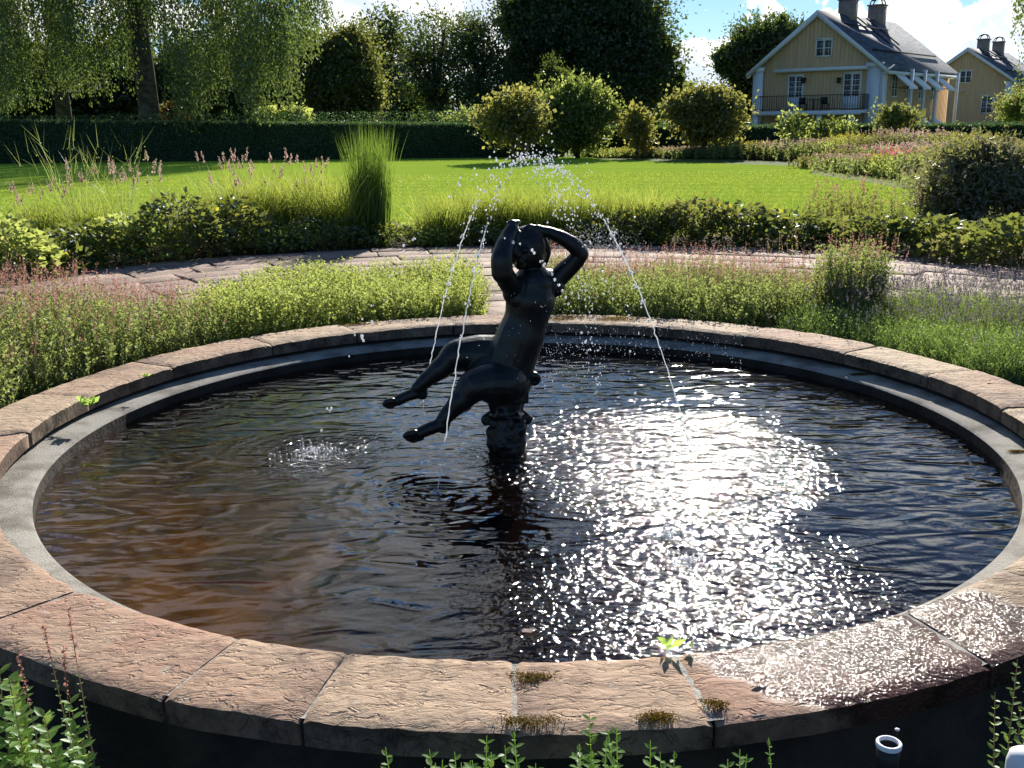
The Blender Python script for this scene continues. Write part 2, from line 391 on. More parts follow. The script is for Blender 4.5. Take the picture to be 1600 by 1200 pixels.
# ------------------------------------------------------------------ pool
def stone_mat():
    m, (nn, ma, vm, noise, mapr, mix, L) = new_mat('coping_sandstone')
    co0 = nn('ShaderNodeTexCoord').outputs['Object']
    rnd = nn('ShaderNodeObjectInfo').outputs['Random']
    co = vm('ADD', co0, nn('ShaderNodeCombineXYZ', {0: ma('MULTIPLY', rnd, 37.0), 1: ma('MULTIPLY', rnd, 19.0), 2: 0.0}).outputs[0])
    big = noise(co, 2.6, 5, .6); fine = noise(co, 26, 7, .7); mid = noise(co, 9, 5, .65, .3)
    base = mix(rnd, (.36, .205, .145), (.50, .385, .255))
    c = mix(ma('MULTIPLY', mapr(big, .40, .66), .7), base, (.46, .34, .235))
    c = mix(ma('MULTIPLY', mapr(noise(co, 1.7, 5, .65, .5), .50, .66), .7), c, (.16, .105, .085))
    c = mix(ma('MULTIPLY', mapr(mid, .52, .70), .55), c, (.19, .125, .095))
    c = mix(ma('MULTIPLY', mapr(fine, .5, .72), .55), c, (.14, .095, .075))
    lich = mapr(noise(co, 14, 4, .7), .62, .68)
    c = mix(ma('MULTIPLY', lich, .5), c, (.50, .44, .36))
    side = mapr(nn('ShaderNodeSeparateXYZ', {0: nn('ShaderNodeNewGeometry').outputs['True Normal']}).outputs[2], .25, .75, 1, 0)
    shade_stain = ma('MULTIPLY', side, mapr(noise(co, 6, 6, .7), .30, .62, 1.0, .55))     # shade of the hewn edges painted in dark, blotched with stains
    c = mix(shade_stain, c, (.045, .032, .024))
    # the part wetted by the spray
    w0 = at_z(1385, 1000, Z_RIM) - PC
    dv = vm('MULTIPLY', vm('SUBTRACT', co0, tuple(w0)), (1.0, 1.5, 0))
    wet = mapr(ma('ADD', vm('LENGTH', dv), ma('MULTIPLY', ma('SUBTRACT', noise(co0, 5, 5, .6), .5), .35)), .45, .52, 1, 0)
    cw = mix(wet, c, mix(1.0, c, (.26, .21, .24), 'MULTIPLY'))
    ro = ma('MULTIPLY_ADD', wet, -.68, .80)
    p = nn('ShaderNodeBsdfPrincipled', {'Base Color': cw, 'Roughness': ro, 'Specular IOR Level': ma('MULTIPLY_ADD', wet, -.10, .25)})
    ridg = nn('ShaderNodeMapping', {'Vector': co, 'Scale': (1, 2.4, 1)}).outputs[0]
    hgt = ma('ADD', ma('MULTIPLY', noise(ridg, 9, 7, .68, .8), 1.6), ma('MULTIPLY', fine, .35))
    pit = ma('MULTIPLY', mapr(noise(ridg, 15, 3, .6, 1.2), .34, .46, -1, 0), .9)
    wetb = ma('MULTIPLY', wet, ma('MULTIPLY', noise(co, 95, 2, .5), .55))
    keep = ma('MULTIPLY_ADD', wet, -.86, 1.0)
    bn = nn('ShaderNodeBump', {'Height': ma('ADD', ma('MULTIPLY', ma('ADD', hgt, pit), keep), wetb), 'Strength': .8, 'Distance': .013}); L.new(bn.outputs[0], p.inputs['Normal'])
    nn('ShaderNodeOutputMaterial', {'Surface': p.outputs[0]}); return m
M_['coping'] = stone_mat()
M_['concrete'] = surf('ledge_concrete', (.15, .135, .11), (.36, .34, .30), 5, .85, .9, 130, contrast=(.3, .6), dist=.012)
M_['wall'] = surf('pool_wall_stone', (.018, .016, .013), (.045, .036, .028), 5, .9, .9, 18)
pool = thing('garden_pool', 'round stone-rimmed garden pool around the dark fountain figure', 'garden pool', (PC.x, PC.y, 0))
def ang_of(px, py):
    p = at_z(px, py, Z_RIM); return math.atan2(p.y - PC.y, p.x - PC.x) % (2 * PI)
front = [((52, 672), (-40, 690)), ((118, 920), (-5, 962)), ((375, 992), (255, 1085)), ((542, 1019), (472, 1118)), ((803, 1021), (805, 1134)),
         ((1050, 1014), (1112, 1115)), ((1411, 950), (1562, 1042)), ((1565, 886), (1690, 920))]
J = sorted([(ang_of(*a), ang_of(*b)) for a, b in front])
aa = J[-1][0]; end = J[0][0] + 2 * PI; k = round((end - aa) * R_IN / .66)
J += [((aa + (end - aa) * i / k) + random.uniform(-.03, .03),) * 2 for i in range(1, k)]
J.append((J[0][0] + 2 * PI, J[0][1] + 2 * PI))
def vnoise(x, y, s):
    from mathutils import noise as mn
    return mn.noise(Vector((x * s, y * s, .3)))
for (ai, ao), (bi, bo) in zip(J[:-1], J[1:]):
    gg = Geo(); nu, nv = 26, 12; gap = .0045; th = .074; lift = random.uniform(-.004, .004)
    Vt = []
    for v in range(nv + 1):
        r = R_IN + (R_OUT - R_IN) * v / nv
        for u in range(nu + 1):
            f = v / nv; t = u / nu
            a0 = ai + (ao - ai) * f + gap / r; a1 = bi + (bo - bi) * f - gap / r
            a = a0 + (a1 - a0) * t
            ro = r + (.008 * vnoise(a * 2.2, 3, 3.1) + .004 * vnoise(a * 2, 5, 16) if v in (0, nv) else 0)
            x, y = PC.x + ro * math.cos(a), PC.y + ro * math.sin(a)
            ed = min(f, 1 - f) * .31 / .012; eu = min(t, 1 - t) * (a1 - a0) * r / .01
            rd = -.011 * (1 - min(1, ed)) ** 2 - .008 * (1 - min(1, eu)) ** 2
            Vt.append((x, y, Z_RIM + lift + rd + .004 * vnoise(x, y, 9) + .0025 * vnoise(x, y, 31) + .002 * vnoise(x * .5, y, 70)))
    m = nu + 1; n0 = len(Vt); T = []
    for v in range(nv):
        for u in range(nu):
            a = v * m + u; T += [(a, a + m, a + 1), (a + 1, a + m, a + m + 1)]
    bd = [u for u in range(nu + 1)] + [v * m + nu for v in range(1, nv + 1)] + [nv * m + u for u in range(nu - 1, -1, -1)] + [v * m for v in range(nv - 1, 0, -1)]
    Vb = [(Vt[i][0], Vt[i][1], Z_RIM - th) for i in bd]
    V = Vt + [Vt[i] for i in bd] + Vb; nb = len(bd)
    for i in range(nb):
        j = (i + 1) % nb; T += [(n0 + i, n0 + j, n0 + nb + i), (n0 + j, n0 + nb + j, n0 + nb + i)]
    V = np.array(V) ; gg.add(V, T)
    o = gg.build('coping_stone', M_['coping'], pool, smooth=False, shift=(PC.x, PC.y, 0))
gz = Z_RIM - .088
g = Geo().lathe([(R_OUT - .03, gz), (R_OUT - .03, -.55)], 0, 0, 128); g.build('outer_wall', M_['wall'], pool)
g = Geo().lathe([(R_OUT - .06, gz), (R_IN + .015, .022), (R_LEDGE + .012, Z_LEDGE + .002), (R_LEDGE, Z_LEDGE - .01)], 0, 0, 160)
g.build('concrete_ledge', M_['concrete'], pool, smooth=False)
g = Geo().lathe([(R_OUT - .06, gz), (R_IN + .02, gz), (R_IN + .02, .0215)], 0, 0, 160).lathe([(R_LEDGE, Z_LEDGE - .0102), (R_LEDGE - .004, -.0702)], 0, 0, 160); g.build('riser', M_['wall'], pool)  # near-black colour stands in for the shade in the recess under the rim
M_['mortar'] = surf('mortar', (.3, .28, .25), (.42, .4, .36), 20, .9, .5, 60)
g = Geo().lathe([(R_IN + .012, Z_RIM - .011), (R_OUT - .012, Z_RIM - .011)], 0, 0, 128); g.build('mortar_bed', M_['mortar'], pool)
def silt_mat():
    m, (nn, ma, vm, noise, mapr, mix, L) = new_mat('pool_silt')
    co = nn('ShaderNodeTexCoord').outputs['Object']; sx = nn('ShaderNodeSeparateXYZ', {0: co})
    n = noise(co, 3.2, 6, .6); c = mix(mapr(n, .3, .68), (.035, .021, .008), (.115, .070, .024))
    # a bank of pale silt lies in the left half, near-black floor colour elsewhere
    bank = mapr(ma('ADD', ma('ADD', sx.outputs[0], ma('MULTIPLY', sx.outputs[1], .25)), ma('MULTIPLY', ma('SUBTRACT', noise(co, 1.8, 5, .65), .5), 1.3)), -1.75, -.45, 1, 0)
    c = mix(bank, (.006, .0045, .0035), c)
    p = nn('ShaderNodeBsdfPrincipled', {'Base Color': c, 'Roughness': .95, 'Specular IOR Level': 0.0})
    nn('ShaderNodeOutputMaterial', {'Surface': p.outputs[0]}); return m
M_['silt'] = silt_mat()
g = Geo().lathe([(R_LEDGE - .004, -.07), (R_LEDGE - .004, -.26), (.01, -.30)], 0, 0, 96)
g.build('basin', M_['silt'], pool)

# water ---------------------------------------------------------------
hits = {k: at_z(x, y, Z_WATER) for k, (x, y) in dict(A=(1080, 706), B=(661, 628), C=(684, 772), D=(492, 706), E=(938, 620), F=(1040, 838), H=(1078, 880), I=(1000, 560)).items()}
def water_mat():
    m, (nn, ma, vm, noise, mapr, mix, L) = new_mat('pool_water')
    co = nn('ShaderNodeTexCoord').outputs['Object']
    flat = vm('MULTIPLY', co, (1, 1, 0))
    def near(p, r0, r1, sx=1, sy=1):
        v = vm('MULTIPLY', vm('SUBTRACT', flat, (p.x, p.y, 0)), (1 / sx, 1 / sy, 0))
        return mapr(ma('ADD', vm('LENGTH', v), ma('MULTIPLY', ma('SUBTRACT', noise(flat, 4, 4), .5), .5)), r0, r1, 1, 0), vm('LENGTH', v)
    # long wind ripples, finer ripples, and the fine chop under the falling drops
    ang = nn('ShaderNodeMapping', {'Vector': flat, 'Rotation': (0, 0, -.22), 'Scale': (2.9, 6.0, 1)}).outputs[0]
    h = ma('MULTIPLY', noise(ang, 1.4, 1, .4, 1.0), .015)
    h = ma('ADD', h, ma('MULTIPLY', noise(nn('ShaderNodeMapping', {'Vector': flat, 'Rotation': (0, 0, .25), 'Scale': (1, 1.8, 1)}).outputs[0], 9, 1, .4, .8), .0030))
    c1, _ = near(at_z(1020, 715, Z_WATER), .60, .95, 1.0, 1.1)
    c3, _ = near(at_z(1095, 930, Z_WATER), .42, .9, 1.05, .85)
    c2, _ = near(hits['D'], .05, .48, 1.0, .9)
    chop = ma('MAXIMUM', ma('MAXIMUM', ma('MULTIPLY', c1, 1.15), c3), ma('MULTIPLY', c2, 2.4))
    amp = ma('ADD', ma('MULTIPLY', chop, .0092), .0003)
    h = ma('ADD', h, ma('MULTIPLY', noise(flat, 36, 2, .45, .3), amp))
    for k, s in (('A', .25), ('B', .35), ('C', .7), ('D', .9), ('F', .5), ('H', .4), ('E', .3)):
        p = hits[k]; d = vm('LENGTH', vm('SUBTRACT', flat, (p.x, p.y, 0)))
        wv = ma('MULTIPLY', ma('SINE', ma('MULTIPLY', d, 95)), ma('MULTIPLY', mapr(d, .0, .6, 1, 0), .0019 * s))
        h = ma('ADD', h, wv)
    bn = nn('ShaderNodeBump', {'Height': h, 'Strength': 1.0, 'Distance': 1.0})
    cosi = ma('ABSOLUTE', vm('DOT_PRODUCT', bn.outputs[0], nn('ShaderNodeNewGeometry').outputs['Incoming']))
    fr = ma('MULTIPLY_ADD', ma('POWER', ma('SUBTRACT', 1.0, cosi, clamp=True), 5.0), .97, .03, clamp=True)
    gl = nn('ShaderNodeBsdfGlossy', {'Color': (1, 1, 1, 1), 'Roughness': .05, 'Normal': bn.outputs[0]})
    tr = nn('ShaderNodeBsdfTransparent', {'Color': (.66, .52, .40, 1)})
    s = nn('ShaderNodeMixShader', {0: fr, 1: tr.outputs[0], 2: gl.outputs[0]})
    nn('ShaderNodeOutputMaterial', {'Surface': s.outputs[0]}); return m
g = Geo(); n = 96
V = [(PC.x, PC.y, Z_WATER)] + [(PC.x + (R_LEDGE - .006) * math.cos(2 * PI * i / n), PC.y + (R_LEDGE - .006) * math.sin(2 * PI * i / n), Z_WATER) for i in range(n)]
g.add(V, [(0, i + 1, (i + 1) % n + 1) for i in range(n)])
tag(g.build('water', water_mat()), kind='structure')

# ------------------------------------------------------------------ statue
M_['bronze'] = surf('dark_bronze', (.007, .009, .010), (.022, .030, .027), 9, .36, .35, 45, spec=.45, metal=.25, contrast=(.35, .75), dist=.006)
SY = PC.y
def S(px, py, dy=0.0): return np.array(at_y(px, py, SY + dy))
PXM = 4.66 / 1590
def sph(seg=14, rings=9):
    V, T = [], []
    for i in range(rings + 1):
        t = PI * i / rings
        for j in range(seg): a = 2 * PI * j / seg; V.append((math.sin(t) * math.cos(a), math.sin(t) * math.sin(a), math.cos(t)))
    for i in range(rings):
        for j in range(seg):
            a, b = i * seg + j, i * seg + (j + 1) % seg; T += [(a, a + seg, b), (b, a + seg, b + seg)]
    return np.array(V), np.array(T)
SV, ST = sph()
class Body(Geo):
    def ell(s, c, rx, ry, rz, tilt=0.0, yaw=0.0):
        """ellipsoid; radii in photo pixels: across, in depth, upright; tilt turns it in the picture plane"""
        V = SV * (np.array([rx, ry, rz]) + .6) * PXM
        c_, s_ = math.cos(yaw), math.sin(yaw); V = V @ np.array([[c_, -s_, 0], [s_, c_, 0], [0, 0, 1]]).T
        c_, s_ = math.cos(tilt), math.sin(tilt); V = V @ np.array([[c_, 0, -s_], [0, 1, 0], [s_, 0, c_]]).T
        return s.add(V + c, ST)
    def limb(s, pts, rad, k=14, flat=1.0):
        P = [S(*p) for p in pts]; r = [(x * 1.0 + .3) * PXM for x in rad]
        # densify with a smooth curve
        Q, q = [], []
        for i in range(len(P) - 1):
            p0 = P[max(i - 1, 0)]; p1 = P[i]; p2 = P[i + 1]; p3 = P[min(i + 2, len(P) - 1)]
            for t in np.linspace(0, 1, 7)[: None if i == len(P) - 2 else -1]:
                Q.append(.5 * ((2 * p1) + (-p0 + p2) * t + (2 * p0 - 5 * p1 + 4 * p2 - p3) * t * t + (-p0 + 3 * p1 - 3 * p2 + p3) * t ** 3))
                q.append(r[i] + (r[i + 1] - r[i]) * (t * t * (3 - 2 * t)))
        s.tube(Q, q, k)
        s.add(SV * q[0] + Q[0], ST); s.add(SV * q[-1] + Q[-1], ST)
        return s
statue = thing('fountain_statue', 'dark bronze nude figure with raised arms seated on a pedestal in the pool', 'statue', (PC.x, SY, Z_WATER))
b = Body()
# torso: pelvis, belly, ribcage, shoulder girdle
b.limb([(790, 592, 0), (800, 560, 0), (812, 528, 0), (822, 498, 0), (829, 468, 0), (833, 446, 0)], [38, 38, 37, 33.5, 38, 32], 20)
b.ell(S(768, 588, -.01), 42, 34, 35, .15); b.ell(S(795, 600, -.01), 36, 36, 30); b.ell(S(798, 592, .02), 32, 40, 34)
b.limb([(866, 437, .03), (834, 441, 0), (806, 450, -.04)], [16, 22, 18], 16)
b.ell(S(812, 468, -.07), 15, 11, 13); b.ell(S(845, 466, -.05), 15, 11, 13)
b.ell(S(868, 448, .02), 14, 15, 16); b.ell(S(803, 458, -.04), 17, 17, 17)
# leg A (the upper, further one)
b.limb([(785, 560, .05), (750, 556, .06), (716, 555, .03), (692, 573, .01), (668, 592, 0), (652, 606, -.01)], [37, 33, 25, 17.5, 12.5, 9.5], 18)
b.ell(S(704, 556, .01), 13, 13, 15); b.ell(S(692, 578, .03), 15, 15, 14, .6)
b.limb([(660, 612, 0), (644, 616, -.01), (622, 625, -.02), (608, 629, -.025)], [8.5, 9, 8.5, 6.5], 14)
b.ell(S(660, 617, 0), 8, 8, 7.5)
for i, (x, y, d, r) in enumerate(((601, 631, -.045, 4.6), (603, 633, -.03, 3.8), (606, 635, -.017, 3.5), (609, 636, -.005, 3.2), (613, 636, .006, 2.9))):
    b.limb([(x + 12, y - 5, d), (x + 3, y - 3, d), (x, y + 1, d)], [r, r, r * .85], 10)
# leg B (the lower, nearer one)
b.limb([(790, 598, -.06), (765, 598, -.09), (742, 603, -.12), (722, 624, -.14), (704, 643, -.15), (692, 656, -.16)], [34, 31, 26, 18, 13, 10.5], 18)
b.ell(S(737, 599, -.15), 13, 13, 15); b.ell(S(724, 630, -.12), 15, 15, 14, .7)
b.limb([(694, 662, -.16), (676, 668, -.17), (655, 677, -.18), (643, 682, -.185)], [9.5, 10, 9, 7], 14)
b.ell(S(693, 669, -.155), 8.5, 8.5, 8)
for i, (x, y, d, r) in enumerate(((633, 681, -.205, 4.8), (635, 684, -.19, 3.9), (638, 687, -.177, 3.6), (642, 689, -.165, 3.3), (646, 690, -.154, 3.0))):
    b.limb([(x + 14, y - 5, d), (x + 4, y - 2, d), (x, y, d)], [r, r, r * .85], 10)
# right-hand arm: shoulder, elbow out to the side, hand on the crown of the head
b.limb([(866, 440, .03), (882, 424, .03), (898, 409, .02), (907, 397, .01)], [16, 15, 13.5, 12], 14)
b.limb([(907, 397, .01), (897, 384, 0), (880, 373, -.01), (860, 364, -.02), (848, 361, -.03)], [12.5, 12, 10.5, 8.5, 7.5], 14)
b.ell(S(840, 361, -.035), 12, 6, 9, -.1)
for i, (dz, l) in enumerate(((-6, 14), (-2, 18), (2, 19), (6, 17))):
    b.limb([(836, 361 + dz, -.035), (828, 359 + dz, -.045), (836 - l, 361 + dz, -.04)], [3.3, 3.0, 2.5], 8)
b.limb([(846, 367, -.04), (840, 374, -.05), (832, 377, -.055)], [3.6, 3.2, 2.7], 8)
# left-hand arm: elbow towards the viewer, forearm folded back to the head
b.limb([(803, 452, -.05), (794, 440, -.11), (786, 425, -.17)], [17, 15.5, 14.5], 14)
b.limb([(785, 426, -.17), (784, 406, -.17), (788, 388, -.14), (794, 371, -.10), (800, 359, -.08)], [16, 16, 14.5, 12, 10], 14)
b.ell(S(801, 354, -.07), 9, 6, 10, .4)
for i, (dx, l) in enumerate(((-6, 11), (-2, 13), (2, 14), (6, 12))):
    b.limb([(801 + dx, 352, -.07), (803 + dx, 347, -.06), (806 + dx, 354 - l * .6, -.045)], [3.2, 2.9, 2.4], 8)
b.limb([(794, 362, -.09), (800, 366, -.1), (807, 366, -.09)], [3.4, 3, 2.6], 8)
# neck and head, face turned to the left and down towards the viewer
b.limb([(831, 444, 0), (830, 428, -.01), (829, 412, -.01)], [17, 14, 15], 14)
b.ell(S(824, 387, -.01), 28, 29, 33, .12); b.ell(S(816, 397, -.055), 19, 17, 22, .1)
b.ell(S(813, 414, -.09), 8, 7, 7); b.ell(S(810, 398, -.117), 4, 7, 7)
b.ell(S(813, 407, -.112), 6, 4, 2); b.ell(S(812, 410, -.11), 5.5, 4, 2.2)
b.ell(S(804, 391, -.105), 5, 3.5, 3); b.ell(S(820, 391, -.105), 5, 3.5, 3); b.ell(S(851, 398, -.01), 3.5, 6, 8)
b.ell(S(839, 398, -.02), 11, 18, 22, .1); b.ell(S(806, 378, -.06), 9, 14, 20); b.ell(S(803, 392, -.10), 8, 12, 12)
fig = b.build('figure', M_['bronze'], statue, shift=(PC.x, SY, Z_WATER))
def fuse(o, voxel, smooth_it=6):
    rm = o.modifiers.new('remesh', 'REMESH'); rm.mode = 'VOXEL'; rm.voxel_size = voxel; rm.use_smooth_shade = True
    smf = o.modifiers.new('smooth', 'SMOOTH'); smf.factor = .5; smf.iterations = smooth_it
    dg = bpy.context.evaluated_depsgraph_get(); me = bpy.data.meshes.new_from_object(o.evaluated_get(dg))
    o.modifiers.clear(); old = o.data; o.data = me; nm = old.name; bpy.data.meshes.remove(old); me.name = nm
    if not me.materials: me.materials.append(M_['bronze'])
    for p in me.polygons: p.use_smooth = True
fuse(fig, .0045, 4)
# hair: a cap of wavy locks
b = Body()
for i in range(26):
    a = -1.5 + 3.0 * i / 25
    b.limb([(828 + 6 * math.sin(a), 360, .0), (827 + 20 * math.sin(a), 372, .05 - .05 * abs(math.sin(a))), (829 + 26 * math.sin(a), 392, .05 - .045 * abs(math.sin(a))), (830 + 21 * math.sin(a), 413, .055 - .03 * abs(math.sin(a)))], [5, 6.5, 6, 4], 8)
b.ell(S(830, 417, .055), 12, 10, 11)
hair = b.build('hair', M_['bronze'], statue, shift=(PC.x, SY, Z_WATER)); fuse(hair, .004, 2)
# pedestal
b = Body()
prof = [(0, 606), (24, 606), (27, 616), (25, 632), (22, 645), (24, 658), (28, 668), (30, 680), (29, 700), (30, 735), (0, 735)]
pp = [( r * PXM * 1.02, S(792, y)[2]) for r, y in prof]
c0 = S(792, 650); b.lathe(pp, c0[0], c0[1], 28)
zt = S(792, 606)[2]; b.box((c0[0] - .09, c0[1] - .10, zt - .05), (c0[0] + .10, c0[1] + .10, zt + .02))
for i in range(30):
    a_ = i * 2.4; y_ = random.uniform(640, 706); rr_ = 25 * PXM; c_ = S(792, y_); c_ = c_ + np.array([math.cos(a_) * rr_, math.sin(a_) * rr_, 0])
    b.ell(c_, random.uniform(5, 10), random.uniform(5, 10), random.uniform(6, 13), random.uniform(-.6, .6))
for y_, r_w in ((622, 27), (646, 29), (690, 32)): c_ = S(792, y_); b.ell(c_, r_w, r_w, 5)
ped = b.build('pedestal', M_['bronze'], statue, shift=(PC.x, SY, Z_WATER))
fuse(ped, .006, 2)
for cx0, cy0, r in ((822, 653, 10), (760, 655, 10), (772, 662, 8), (812, 664, 8), (792, 662, 9)):
    b = Body(); 
    for i in range(14):
        a = i * .62; q = r * (1 - i / 20); b.ell(S(cx0 + q * .62 * math.cos(a), cy0 + q * .72 * math.sin(a), -.04 if 770 < cx0 < 815 else 0), 3.8, 6, 3.8)
    b.ell(S(cx0, cy0, -.03 if 770 < cx0 < 815 else 0), r * .45, 5, r * .5); b.limb([(cx0, cy0 - r * .6, 0), ((cx0 + 792) / 2, cy0 - r * 1.5, 0)], [3.5, 5], 8)
    o = b.build('scroll', M_['bronze'], ped, shift=(PC.x, SY, Z_WATER)); fuse(o, .005, 2)
b = Body()                                                # drapery and the curled ornament at the seat's edge
b.limb([(745, 613, -.09), (768, 600, -.13), (795, 590, -.12), (815, 580, -.06), (828, 584, .0)], [5, 8, 9, 9, 7])
b.limb([(822, 590, 0), (829, 588, -.01), (836, 587, -.01), (840, 592, 0), (836, 598, 0), (830, 597, 0)], [8, 7, 6, 5.5, 5, 4])
b.limb([(826, 592, 0), (822, 605, 0), (816, 622, 0), (812, 640, 0)], [8, 7, 6, 5]); b.limb([(765, 612, -.03), (768, 630, -.03), (772, 648, -.02)], [7, 5.5, 4.5])
b.ell(S(742, 622, -.1), 8, 8, 8)
o = b.build('drapery', M_['bronze'], statue, shift=(PC.x, SY, Z_WATER)); fuse(o, .005, 3)

# ------------------------------------------------------------------ jets of water
def drop_mat():
    m, (nn, ma, vm, noise, mapr, mix, L) = new_mat('falling_water')
    t = nn('ShaderNodeBsdfTransparent', {'Color': (.8, .84, .88, 1)})
    d = nn('ShaderNodeBsdfTranslucent', {'Color': (.95, .96, 1, 1)})
    df = nn('ShaderNodeBsdfDiffuse', {'Color': (.8, .84, .88, 1)})
    gl = nn('ShaderNodeBsdfGlossy', {'Color': (1, 1, 1, 1), 'Roughness': .16})
    s = nn('ShaderNodeMixShader', {0: .42, 1: d.outputs[0], 2: gl.outputs[0]})
    s = nn('ShaderNodeMixShader', {0: .15, 1: s.outputs[0], 2: df.outputs[0]})
    s = nn('ShaderNodeMixShader', {0: .62, 1: t.outputs[0], 2: s.outputs[0]})
    nn('ShaderNodeOutputMaterial', {'Surface': s.outputs[0]}); return m
M_['drop'] = drop_mat()
APEX = np.array(at_y(823, 246, SY))
def jet(name, label, land, t0=0, t_solid=.5, n=90, rad=.0042, spread=.012, apex=APEX, solid=True):
    g = Geo(); land = np.array(land)
    def pos(t):
        t = np.asarray(t)[..., None]; p = apex + (land - apex) * t
        p[..., 2] = apex[2] - (apex[2] - land[2]) * t[..., 0] ** 2; return p
    t = t0 + (1 - t0) * R.random(n) ** 1.0 * (t_solid if solid else 1)
    t = np.round(t * 26 + R.normal(size=n) * .16) / 26; t = np.clip(t, t0, 1)
    P = pos(t) + R.normal(size=(n, 3)) * spread * (.5 + .6 * (1 - t))[:, None]
    g.balls(P, R.uniform(.35, 1.15, n) * rad, stretch=1.25)
    if solid:
        tt = np.linspace(t_solid * .62, 1, 60); c = pos(tt) + R.normal(size=(60, 3)) * .0016
        g.tube(c, .0019 + .0016 * R.random(60), 6)
    return tag(g.build(name, M_['drop']), label, 'water jet', kind='stuff')
jet('water_jet', 'long arc of falling water landing in the glitter right of the statue', hits['A'], t_solid=.72, n=210, rad=.0045)
jet('water_jet', 'stream of falling water passing behind the knee of the upper leg', hits['B'], t_solid=.75, n=130, rad=.0045)
jet('water_jet', 'stream of falling water crossing in front of the statue\'s legs', hits['C'], t_solid=.72, n=130, rad=.0045)
jet('water_jet', 'loose arc of scattered drops falling leftmost above the bubbling patch', hits['D'], n=46, rad=.0062, spread=.018, solid=False)
jet('water_jet', 'thick spray of drops falling behind the raised right arm', hits['E'], n=330, rad=.0046, spread=.045, solid=False)
jet('water_jet', 'spray of drops falling toward the viewer over the shoulder', hits['F'], n=80, rad=.0045, spread=.03, solid=False)
jet('water_jet', 'fine drops falling on the far right side of the pool', hits['I'], n=120, rad=.0042, spread=.06, solid=False)
a2 = np.array(at_y(786, 374, SY - .45))
jet('water_jet', 'bead chain of big drops curving before the statue\'s head and shoulder', np.array(at_y(925, 560, SY - .38)), n=30, rad=.0058, spread=.004, apex=a2, solid=False)
a2 = np.array(at_y(795, 374, SY - .45))
g = Geo(); n = 330
P = np.stack([PC.x + R.normal(size=n) * .16 + .12, SY + R.normal(size=n) * .25, R.uniform(Z_WATER, .75, n)], 1)
g.balls(P, R.uniform(.0008, .0026, n))
n = 700; p0 = np.array(S(905, 370, .05)); g.balls(p0 + np.abs(R.normal(size=(n, 3))) * [.11, .02, -.04] * [1, 1, 1] + R.normal(size=(n, 3)) * [.06, .05, .035], R.uniform(.0006, .0018, n))
n = 900; q = np.array([at_z(x, y, .0) for x, y in zip(R.uniform(860, 1160, n), R.normal(540, 22, n))]); q[:, 2] += R.uniform(0, .12, n)
g.balls(q, R.uniform(.0008, .0028, n))
n = 160; q = np.array([at_z(x, y, Z_WATER) for x, y in zip(R.normal(860, 60, n), R.normal(590, 20, n))]); q[:, 2] += R.uniform(0, .2, n); g.balls(q, R.uniform(.001, .003, n))
tag(g.build('spray', M_['drop']), 'fine spray of tiny drops hanging in the air around the statue', 'spray', kind='stuff')
# small boils where the jets land
def boil(p, r, h, n, label):
    g = Geo(); a = R.uniform(0, 2 * PI, n); q = r * np.abs(R.normal(size=n)) * .6
    P = np.stack([p.x + q * np.cos(a), p.y + q * np.sin(a), p.z + .002 + h * np.exp(-(q / (r * .35)) ** 2) * R.random(n)], 1)
    g.balls(P, R.uniform(.0012, .005, n)); return tag(g.build('water_boil', M_['drop']), label, 'bubbling water', kind='stuff')
boil(hits['D'], .16, .012, 220, 'bubbling white patch on the brown water left of the statue')
boil(hits['F'], .05, .06, 160, 'small upright spout of bubbling water inside the glitter')
boil(hits['H'], .11, .02, 220, 'low round boil of bubbles just in front of the small spout')
boil(hits['A'], .04, .01, 40, 'tiny splash at the foot of the long right stream')
boil(hits['C'], .05, .01, 40, 'tiny splash at the foot of the stream before the statue\'s foot')

# ------------------------------------------------------------------ beds of herbs round the pool
def stems_in(poly, n, h_of=None):
    """n random ground points inside a world polygon"""
    P = np.array(poly); lo, hi = P.min(0), P.max(0); out = []
    x, y = P[:, 0], P[:, 1]; got = 0
    while got < n:
        q = R.uniform(lo, hi, (n * 2, 2)); ins = np.zeros(len(q), bool)
        for i in range(len(P)):
            j = i - 1
            c = ((y[i] > q[:, 1]) != (y[j] > q[:, 1])) & (q[:, 0] < (x[j] - x[i]) * (q[:, 1] - y[i]) / (y[j] - y[i] + 1e-12) + x[i])
            ins ^= c
        q = q[ins]; out.append(q); got += len(q)
    q = np.concatenate(out)[:n]; return np.concatenate([q, np.zeros((n, 1))], 1)
def sector(a0, a1, r0, r1, n=10):
    A = np.radians(np.linspace(a0, a1, n))
    return [(PC.x + r0 * math.cos(a), PC.y + r0 * math.sin(a)) for a in A] + [(PC.x + r1 * math.cos(a), PC.y + r1 * math.sin(a)) for a in A[::-1]]
def lump(P, s=1.6, amp=.35):
    from mathutils import noise as mn
    return np.array([1 + amp * mn.noise(Vector((x * s, y * s, 1.7))) for x, y, _ in P])
